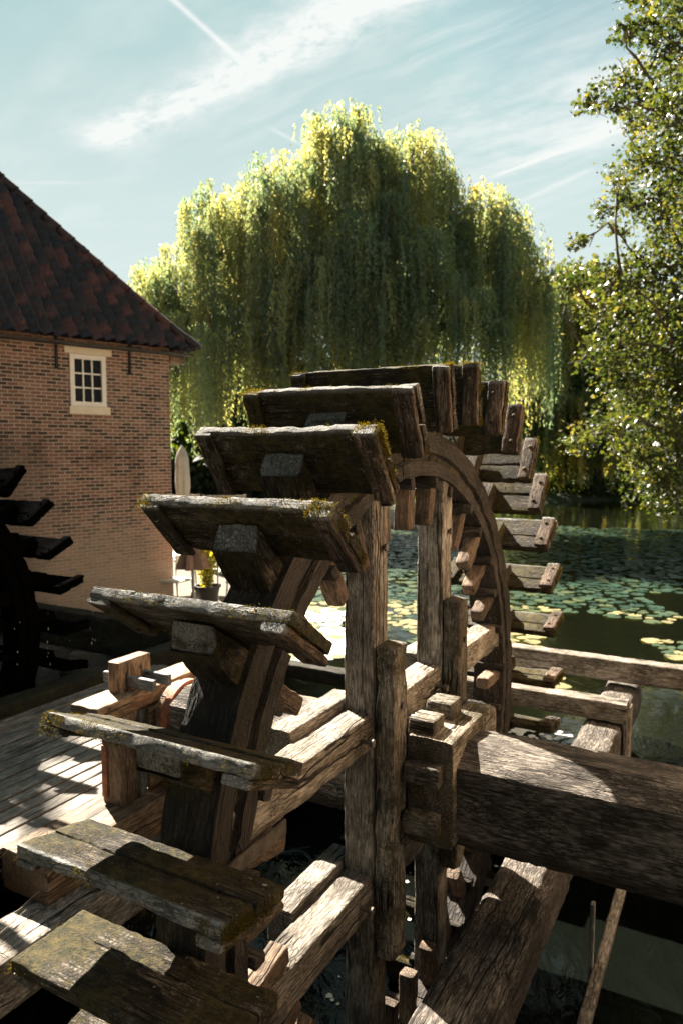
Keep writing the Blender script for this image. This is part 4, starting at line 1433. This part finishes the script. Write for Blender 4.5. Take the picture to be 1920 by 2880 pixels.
def leaf_mass(name, lo, hi, n, size, mat, seed, label=None, cat=None, kind=None, lump=0.8):
    r = np.random.default_rng(seed)
    lo, hi = np.array(lo, float), np.array(hi, float)
    P = lo + (hi - lo) * r.random((n, 3))
    top = hi[2] - lo[2]
    hgt = top * (0.78 + 0.28 * fbm(np.column_stack([P[:, 0], P[:, 1], 0 * P[:, 0]]) * lump, seed))
    P = P[P[:, 2] - lo[2] < hgt]
    m = len(P)
    nrm = r.normal(size=(m, 3)); nrm /= np.linalg.norm(nrm, axis=1, keepdims=True)
    u = np.cross(nrm, r.normal(size=(m, 3))); u /= np.linalg.norm(u, axis=1, keepdims=True)
    v = np.cross(nrm, u)
    s = (size * (0.6 + 0.8 * r.random(m)))[:, None]
    V = np.stack([P - 0.6 * s * v, P + 0.35 * s * u, P + 0.6 * s * v, P - 0.35 * s * u], 1).reshape(-1, 3)
    tone = np.clip(0.5 + 0.5 * fbm(P * 0.9, seed + 1) + 0.15 * r.normal(size=m), 0, 1)
    o = G().add(V, [np.arange(4 * m).reshape(-1, 4)], V, np.repeat(tone, 4)).build(name, mat, smooth=False)
    tag(o, label, cat, None, kind)
    return o


leaf_mass('hedge', (-16, 33.0, 0.1), (-1.0, 35.0, 3.6), 15000, 0.34, M_HEDGE, 41, 'tall dark clipped hedge behind the terrace', 'hedge', lump=0.3)
leaf_mass('far_woods', (-40, 66, 0), (70, 74, 9.0), 16000, 1.1, M_WOODS, 42, None, None, 'stuff', lump=0.25)
leaf_mass('bank_shrubs', (1.5, 33, 0.2), (9, 39, 1.6), 3500, 0.22, M_WOODS, 43, None, None, 'stuff')
leaf_mass('bank_undergrowth', (11, 42.5, 0.2), (34, 46.5, 1.7), 8000, 0.30, M_WOODS, 44, None, None, 'stuff')

leaf_mass('added_sky_block_woods', (-24, -12, 0), (3.0, -7, 17), 34000, 0.85, M_HEDGE, 45, None, None, 'stuff', lump=0.25)  # unseen dark foliage added behind the camera to block sky light

# ------------------------------------------------------------------ lily pads
def lily_geo(rad, r, n=14):
    a = np.linspace(R(14), R(346), n)
    rr_ = rad * (1 + 0.05 * r.normal(size=n))
    z = 0.02 + 0.07 * np.clip(r.normal(size=n), -0.3, 1.4) * (r.random(n) < 0.5) + 0.06 * np.cos(a + r.random() * 6) ** 2 * (r.random() < 0.5)
    V = np.vstack([[0, 0, 0.004], np.column_stack([rr_ * np.cos(a), rr_ * np.sin(a), z])])
    F = np.array([[0, i, i + 1] for i in range(1, n)])
    return V, [F]


lr = np.random.default_rng(77)
cand = []
for _ in range(34000):
    y = lr.uniform(8.5, 40)
    x = lr.uniform(-1.2, 0.52 * y)
    cand.append((x, y))
cand = np.array(cand)
xx, yy = cand[:, 0], cand[:, 1]
dens = fbm(np.column_stack([xx * 0.22, yy * 0.12, 0 * xx]) + 4, 12)
thr = np.where(yy < 13.2, 0.10 + 0.9 * np.clip((xx - 2.5) / 1.6, 0, 1), np.where(yy > 27, 0.20, -0.12))
thr = np.where((xx > 4.8) & (yy < 15), 0.5, thr)
bb_ = (xx - WC.x) * math.sin(YAW) + (yy - WC.y) * math.cos(YAW)
ok = (dens > thr) & (pond_depth(xx, yy) > 0.5) & (bb_ > 5.2)
cand = cand[ok]
pads, grid = [], {}
for x, y in cand:
    rad = float(np.clip(lr.normal(0.125, 0.035), 0.06, 0.22))
    key = (int(x / 0.6), int(y / 0.6))
    if any((x - q[0]) ** 2 + (y - q[1]) ** 2 < (0.80 * (rad + q[2])) ** 2 for di in (-1, 0, 1) for dj in (-1, 0, 1) for q in grid.get((key[0] + di, key[1] + dj), ())):
        continue
    p = (x, y, rad)
    grid.setdefault(key, []).append(p)
    pads.append(p)
pads.sort(key=lambda p: math.hypot(p[0], p[1]))
variants = []
for k in range(12):
    V, F = lily_geo(1.0, lr)
    tone = (0.08, 0.15, 0.22, 0.3, 0.35, 0.2, 0.42, 0.55, 0.12, 0.66, 0.9, 1.0)[k]
    variants.append((V, F, tone))
vm_ = {}
for i, (x, y, rad) in enumerate(pads[:300]):
    near = y < 14.5
    k = int(lr.choice([7, 9, 10, 11, 10, 11, 6])) if near else int(lr.integers(0, 10))
    if k not in vm_:
        V, F, tone = variants[k]
        me = G().add(V * np.array([1, 1, 1]), F, V, np.full(len(V), tone)).mesh('lily_pad')
        me.materials.append(M_PADLEAF)
        vm_[k] = me
    o = link('lily_pad', vm_[k], None, None, Matrix.Translation((x, y, 0.004)) @ Matrix.Rotation(lr.uniform(0, 6.3), 4, 'Z') @ Matrix.Diagonal((rad, rad, rad, 1)))
    tag(o, 'notched round lily pad floating on the pond behind the wheel', 'lily pad', 'lily pads on the pond')
g = G()
for (x, y, rad) in pads[300:]:
    V, F, tone = variants[int(lr.integers(0, 10))]
    an = lr.uniform(0, 6.3)
    c, s = math.cos(an), math.sin(an)
    W_ = np.column_stack([rad * (V[:, 0] * c - V[:, 1] * s) + x, rad * (V[:, 0] * s + V[:, 1] * c) + y, V[:, 2] * rad + 0.004])
    g.add(W_, F, W_, np.full(len(V), tone))
o = g.build('lily_pads_far', M_PADLEAF)
tag(o, kind='stuff')

# pale scum and foam drifting against the sluice
def patches(name, pts, mat, z=0.006):
    g = G()
    r = np.random.default_rng(5)
    for x, y, rad in pts:
        n = 26
        a = np.linspace(0, 2 * math.pi, n, endpoint=False)
        q = rad * (1 + 0.28 * fbm(np.column_stack([np.cos(a) * 1.6 + x, np.sin(a) * 1.6 + y, 0 * a]), 3) + 0.10 * r.normal(size=n))
        zz = z + 0.0015 * r.random()
        V = np.vstack([[x, y, zz + 0.004], np.column_stack([x + q * np.cos(a), y + q * np.sin(a), np.full(n, zz)])])
        F = np.array([[0, i, i % n + 1] for i in range(1, n + 1)])
        g.add(V, [F])
    o = g.build(name, mat)
    tag(o, kind='stuff')


sp = []
for _ in range(60):
    y = lr.uniform(10.3, 13.3)
    x = -0.05 * y - 0.05 + lr.normal() * 0.30
    sp.append((x, y, lr.uniform(0.25, 0.6)))
patches('floating_scum', sp, M_FOAM)
sp = []
for _ in range(46):
    y = lr.uniform(10.2, 13.6)
    x = -0.05 * y - 0.05 + lr.normal() * 0.36
    sp.append((x, y, abs(lr.normal(0.05, 0.06)) + 0.03))
M_ALGAE = flat_mat('olive_algae', (0.13, 0.115, 0.04), 0.8, 0.0, 0.5, 20)
patches('floating_algae', sp, M_ALGAE, 0.015)
fb = []
for _ in range(420):
    a = lr.uniform(-1.9, 0.4)
    b = lr.uniform(3.0, 4.05)
    v = W2(a, b, 0)
    fb.append((v.x, v.y, abs(lr.normal(0.0, 0.022)) + 0.008))
patches('foam_bubbles', fb, M_FOAM)
fb = []
for _ in range(130):
    v = W2(lr.uniform(-1.2, 0.4), lr.uniform(0.2, 2.7), 0)
    fb.append((v.x, v.y, abs(lr.normal(0.0, 0.012)) + 0.004))
patches('race_foam', fb, M_FOAM, RACE + 0.006)

# drips falling from the wet wheel
g = G()
for _ in range(40):
    s_ = lr.choice([-0.25, 0.1, 0.35, 0.62])
    p = W2(BA + 0.3 + lr.normal() * 0.05, 0.9 + s_ + lr.normal() * 0.03, lr.uniform(-1.1, 0.2))
    rr_ = lr.uniform(0.002, 0.0045)
    V, F = lathe([(0.1 * rr_, -rr_ * 2), (rr_, 0), (0.1 * rr_, rr_ * 5)], 6)
    g.add(V, F, M=Matrix.Translation(p))
o = g.build('water_drops', M_FOAM)
tag(o, kind='stuff')

# ------------------------------------------------------------------ terrace furniture
def parasol(x, y, top, length, rad, mat, label, open_=0.0):
    t = empty('parasol', (x, y, TERR), 0, label, 'parasol', 'closed parasols on the terrace')
    n, rows = 24, 10
    V = []
    for i in range(rows + 1):
        f = i / rows
        rr_ = rad * (0.30 + 0.32 * min(1, f / 0.18) + 0.05 * f + 0.33 * max(0, f - 0.72) / 0.28) * (1 - 0.16 * math.exp(-((f - 0.70) / 0.06) ** 2))
        if i == 0: rr_ = 0.012
        a = np.linspace(0, 2 * math.pi, n, endpoint=False)
        q = rr_ * (1 + 0.26 * np.cos(7 * a + 0.6 * np.sin(f * 5)) * min(1, f * 2))
        V.append(np.column_stack([q * np.cos(a), q * np.sin(a), np.full(n, top - length * f)]))
    i = np.arange(rows)[:, None] * n
    j = np.arange(n)[None, :]
    j2 = (j + 1) % n
    Q = np.stack([i + j, i + j2, i + n + j2, i + n + j], -1).reshape(-1, 4)
    G().add(np.concatenate(V), [Q]).build('canopy', mat, t)
    V, F, gc = tube([(0, 0, 0), (0, 0, top - 0.02)], 0.024, 10)
    G().add(V, F, gc).build('pole', M_METAL, t)
    V, F = lathe([(0.26, 0), (0.26, 0.05), (0.07, 0.08), (0.04, 0.25)], 18)
    G().add(V, F).build('base', M_METAL, t)
    return t


parasol(-3.92, 18.0, 2.88, 1.75, 0.24, M_CLOTH, 'tall beige parasol folded shut, standing beside the brick house')
parasol(-2.62, 12.75, 1.80, 1.12, 0.26, M_BROWNCLOTH, 'low brown parasol folded shut beside the yellow potted shrub')


def table(x, y, w, d, label):
    t = empty('cafe_table', (x, y, TERR), R(20), label, 'table', 'pale tables on the terrace')
    V, F = boxgeo((-w / 2, -d / 2, 0.72), (w / 2, d / 2, 0.75))
    G().add(V, F).build('table_top', M_TABLE, t, smooth=False)
    for sx in (-1, 1):
        for sy in (-1, 1):
            V, F, gc = tube([(sx * (w / 2 - 0.06), sy * (d / 2 - 0.06), 0), (sx * (w / 2 - 0.08), sy * (d / 2 - 0.08), 0.718)], 0.014, 8)
            G().add(V, F, gc).build('leg', M_METAL, t)
    return t


table(-2.02, 13.4, 0.8, 0.7, 'pale table right of the yellow potted shrub')
table(-3.15, 14.0, 0.7, 0.7, 'pale table close against the house corner')
table(-2.0, 17.0, 1.0, 0.7, 'pale table farther back on the terrace')


def chair(x, y, rz, label):
    t = empty('cafe_chair', (x, y, TERR), rz, label, 'chair', 'chairs on the terrace')
    V, F = boxgeo((-0.21, -0.21, 0.43), (0.21, 0.21, 0.46))
    G().add(V, F).build('seat', M_TABLE, t, smooth=False)
    V, F = boxgeo((-0.21, 0.20, 0.62), (0.21, 0.225, 0.86))
    G().add(V, F).build('backrest', M_TABLE, t, smooth=False)
    for sx in (-1, 1):
        V, F, gc = tube([(sx * 0.19, -0.19, 0), (sx * 0.19, -0.19, 0.43)], 0.012, 8)
        G().add(V, F, gc).build('leg', M_METAL, t)
        V, F, gc = tube([(sx * 0.19, 0.23, 0), (sx * 0.19, 0.19, 0.44), (sx * 0.19, 0.212, 0.86)], 0.012, 8)
        G().add(V, F, gc).build('leg', M_METAL, t)
    return t


chair(-2.35, 13.9, R(200), 'terrace chair behind the yellow potted shrub')
chair(-1.75, 12.75, R(60), 'terrace chair in front of the pale table nearest the pond')
chair(-2.95, 12.9, R(-30), 'terrace chair close to the foot of the house wall')
chair(-1.75, 16.2, R(10), 'terrace chair at the farther pale table')


def bench(x, y, w, rz, label):
    t = empty('garden_bench', (x, y, TERR), rz, label, 'bench', 'wooden benches on the terrace')
    V, F, gc = timber_geo(w, rect_sec(0.4, 0.04, 0.006, 0.08), step=0.2)
    G().add(V, F, gc, M=Matrix.Translation((-w / 2, 0, 0.44))).build('seat', M_BENCH, t)
    g = G()
    for z in (0.62, 0.92):
        V, F, gc = timber_geo(w, rect_sec(0.04, 0.08, 0.006, 0.08), step=0.2)
        g.add(V, F, gc, M=Matrix.Translation((-w / 2, 0.2, z)))
    for k in range(9):
        V, F = boxgeo((-w / 2 + 0.1 + k * (w - 0.2) / 8 - 0.02, 0.19, 0.64), (-w / 2 + 0.1 + k * (w - 0.2) / 8 + 0.02, 0.21, 0.92))
        g.add(V, F)
    g.build('backrest', M_BENCH, t)
    for sx in (-1, 1):
        for y0, h in ((-0.17, 0.42), (0.2, 0.98)):
            V, F = boxgeo((sx * (w / 2 - 0.04) - 0.035, y0 - 0.035, 0), (sx * (w / 2 - 0.04) + 0.035, y0 + 0.035, h))
            G().add(V, F).build('leg', M_BENCH, t, smooth=False)
    return t


bench(-4.6, 28.6, 1.7, R(8), 'wooden bench seen above the fourth paddle, right of its twin')
bench(-6.5, 29.0, 1.7, R(12), 'wooden bench behind the beige parasol, next to the house')
bh = empty('birdhouse', (-2.25, 29.0, TERR), 0, 'small wooden birdhouse with a pitched roof on a post', 'birdhouse')
V, F = boxgeo((-0.05, -0.05, 0), (0.05, 0.05, 0.75))
G().add(V, F).build('post', M_BENCH, bh, smooth=False)
V, F = boxgeo((-0.14, -0.14, 0.75), (0.14, 0.14, 1.02))
G().add(V, F).build('box', M_BENCH, bh, smooth=False)
V = np.array([(-0.22, -0.2, 0.98), (0.22, -0.2, 0.98), (0.22, 0.2, 0.98), (-0.22, 0.2, 0.98), (0, -0.2, 1.22), (0, 0.2, 1.22)])
G().add(V, [np.array([[0, 4, 5, 3], [1, 2, 5, 4], [0, 3, 2, 1]]), np.array([[0, 1, 4], [2, 3, 5]])]).build('roof', M_STONE, bh, smooth=False)
pot = empty('potted_shrub', (-2.42, 13.0, TERR), 0, 'bright yellow-green shrub in a dark pot on the terrace', 'potted plant')
V, F = lathe([(0.16, 0), (0.23, 0.30), (0.25, 0.30), (0.25, 0.33), (0.21, 0.33), (0.2, 0.27)], 20)
G().add(V, F).build('pot', M_POT, pot)
r = np.random.default_rng(8)
n = 1500
st_ = r.integers(0, 22, n)
stem_d = np.column_stack([r.normal(size=22) * 0.22, r.normal(size=22) * 0.22, 0.75 + 0.35 * r.random(22)])
f = r.random(n) ** 0.7
P = np.array([0, 0, 0.28]) + stem_d[st_] * f[:, None] + r.normal(size=(n, 3)) * 0.045
nr = r.normal(size=(n, 3)); nr /= np.linalg.norm(nr, axis=1, keepdims=True)
u = np.cross(nr, r.normal(size=(n, 3))); u /= np.linalg.norm(u, axis=1, keepdims=True)
v = np.cross(nr, u)
V = np.stack([P - 0.045 * u, P + 0.02 * v, P + 0.045 * u, P - 0.02 * v], 1).reshape(-1, 3)
G().add(V, [np.arange(4 * n).reshape(-1, 4)], V, np.repeat(np.clip(0.5 + 0.3 * r.normal(size=n), 0, 1), 4)).build('leaves', M_SHRUB, pot, smooth=False)
g = G()
for d in stem_d:
    V, F, gc = tube([(0, 0, 0.25), np.array([0, 0, 0.28]) + d * 0.9], [0.008, 0.004], 5)
    g.add(V, F, gc)
g.build('stems', M_BARK, pot)

# boulders on the far bank
def boulder(x, y, z, s, label, seed):
    n, m = 18, 12
    th = np.linspace(0, 2 * math.pi, n, endpoint=False)
    ph = np.linspace(-math.pi / 2 + 0.02, math.pi / 2 - 0.02, m)
    V = np.concatenate([np.column_stack([np.cos(p) * np.cos(th), np.cos(p) * np.sin(th), np.full(n, math.sin(p))]) for p in ph])
    V = V * (1 + 0.28 * fbm(V * 1.3 + seed, seed))[:, None] * np.array(s)
    i = np.arange(m - 1)[:, None] * n
    j = np.arange(n)[None, :]
    j2 = (j + 1) % n
    Q = np.stack([i + j, i + j2, i + n + j2, i + n + j], -1).reshape(-1, 4)
    o = G().add(V, [Q, np.arange(n)[None, ::-1], (np.arange(n) + (m - 1) * n)[None, :]]).build('boulder', M_STONE, None, Matrix.Translation((x, y, z)))
    tag(o, label, 'boulder', 'pale boulders on the bank')


boulder(2.3, 28.3, 0.15, (0.9, 0.6, 0.55), 'largest pale boulder on the far bank, seen between the two upright arms', 3)
boulder(1.3, 28.0, 0.05, (0.6, 0.5, 0.4), 'middle pale boulder at the water line, left of the largest', 4)
boulder(3.3, 28.9, 0.1, (0.7, 0.5, 0.45), 'pale boulder right of the largest one on the bank', 5)
boulder(-1.15, 17.6, 0.1, (0.55, 0.5, 0.32), 'low grey boulder at the terrace edge behind the rim of the wheel', 6)

# dry grass stems at the end of the deck
g = G()
r = np.random.default_rng(12)
for k in range(60):
    p = np.array(W2(-2.35 + 0.35 * r.normal(), -1.75 + 0.25 * r.normal(), -0.95))
    d = np.array([0.35 * r.normal(), 0.35 * r.normal(), 0.35 + 0.3 * r.random()])
    V, F, gc = tube([p, p + d * 0.5 + np.array([0, 0, 0.05]), p + d], [0.0025, 0.002, 0.0008], 4)
    g.add(V, F, gc)
o = g.build('dry_grass', M_BENCH)
tag(o, kind='stuff')
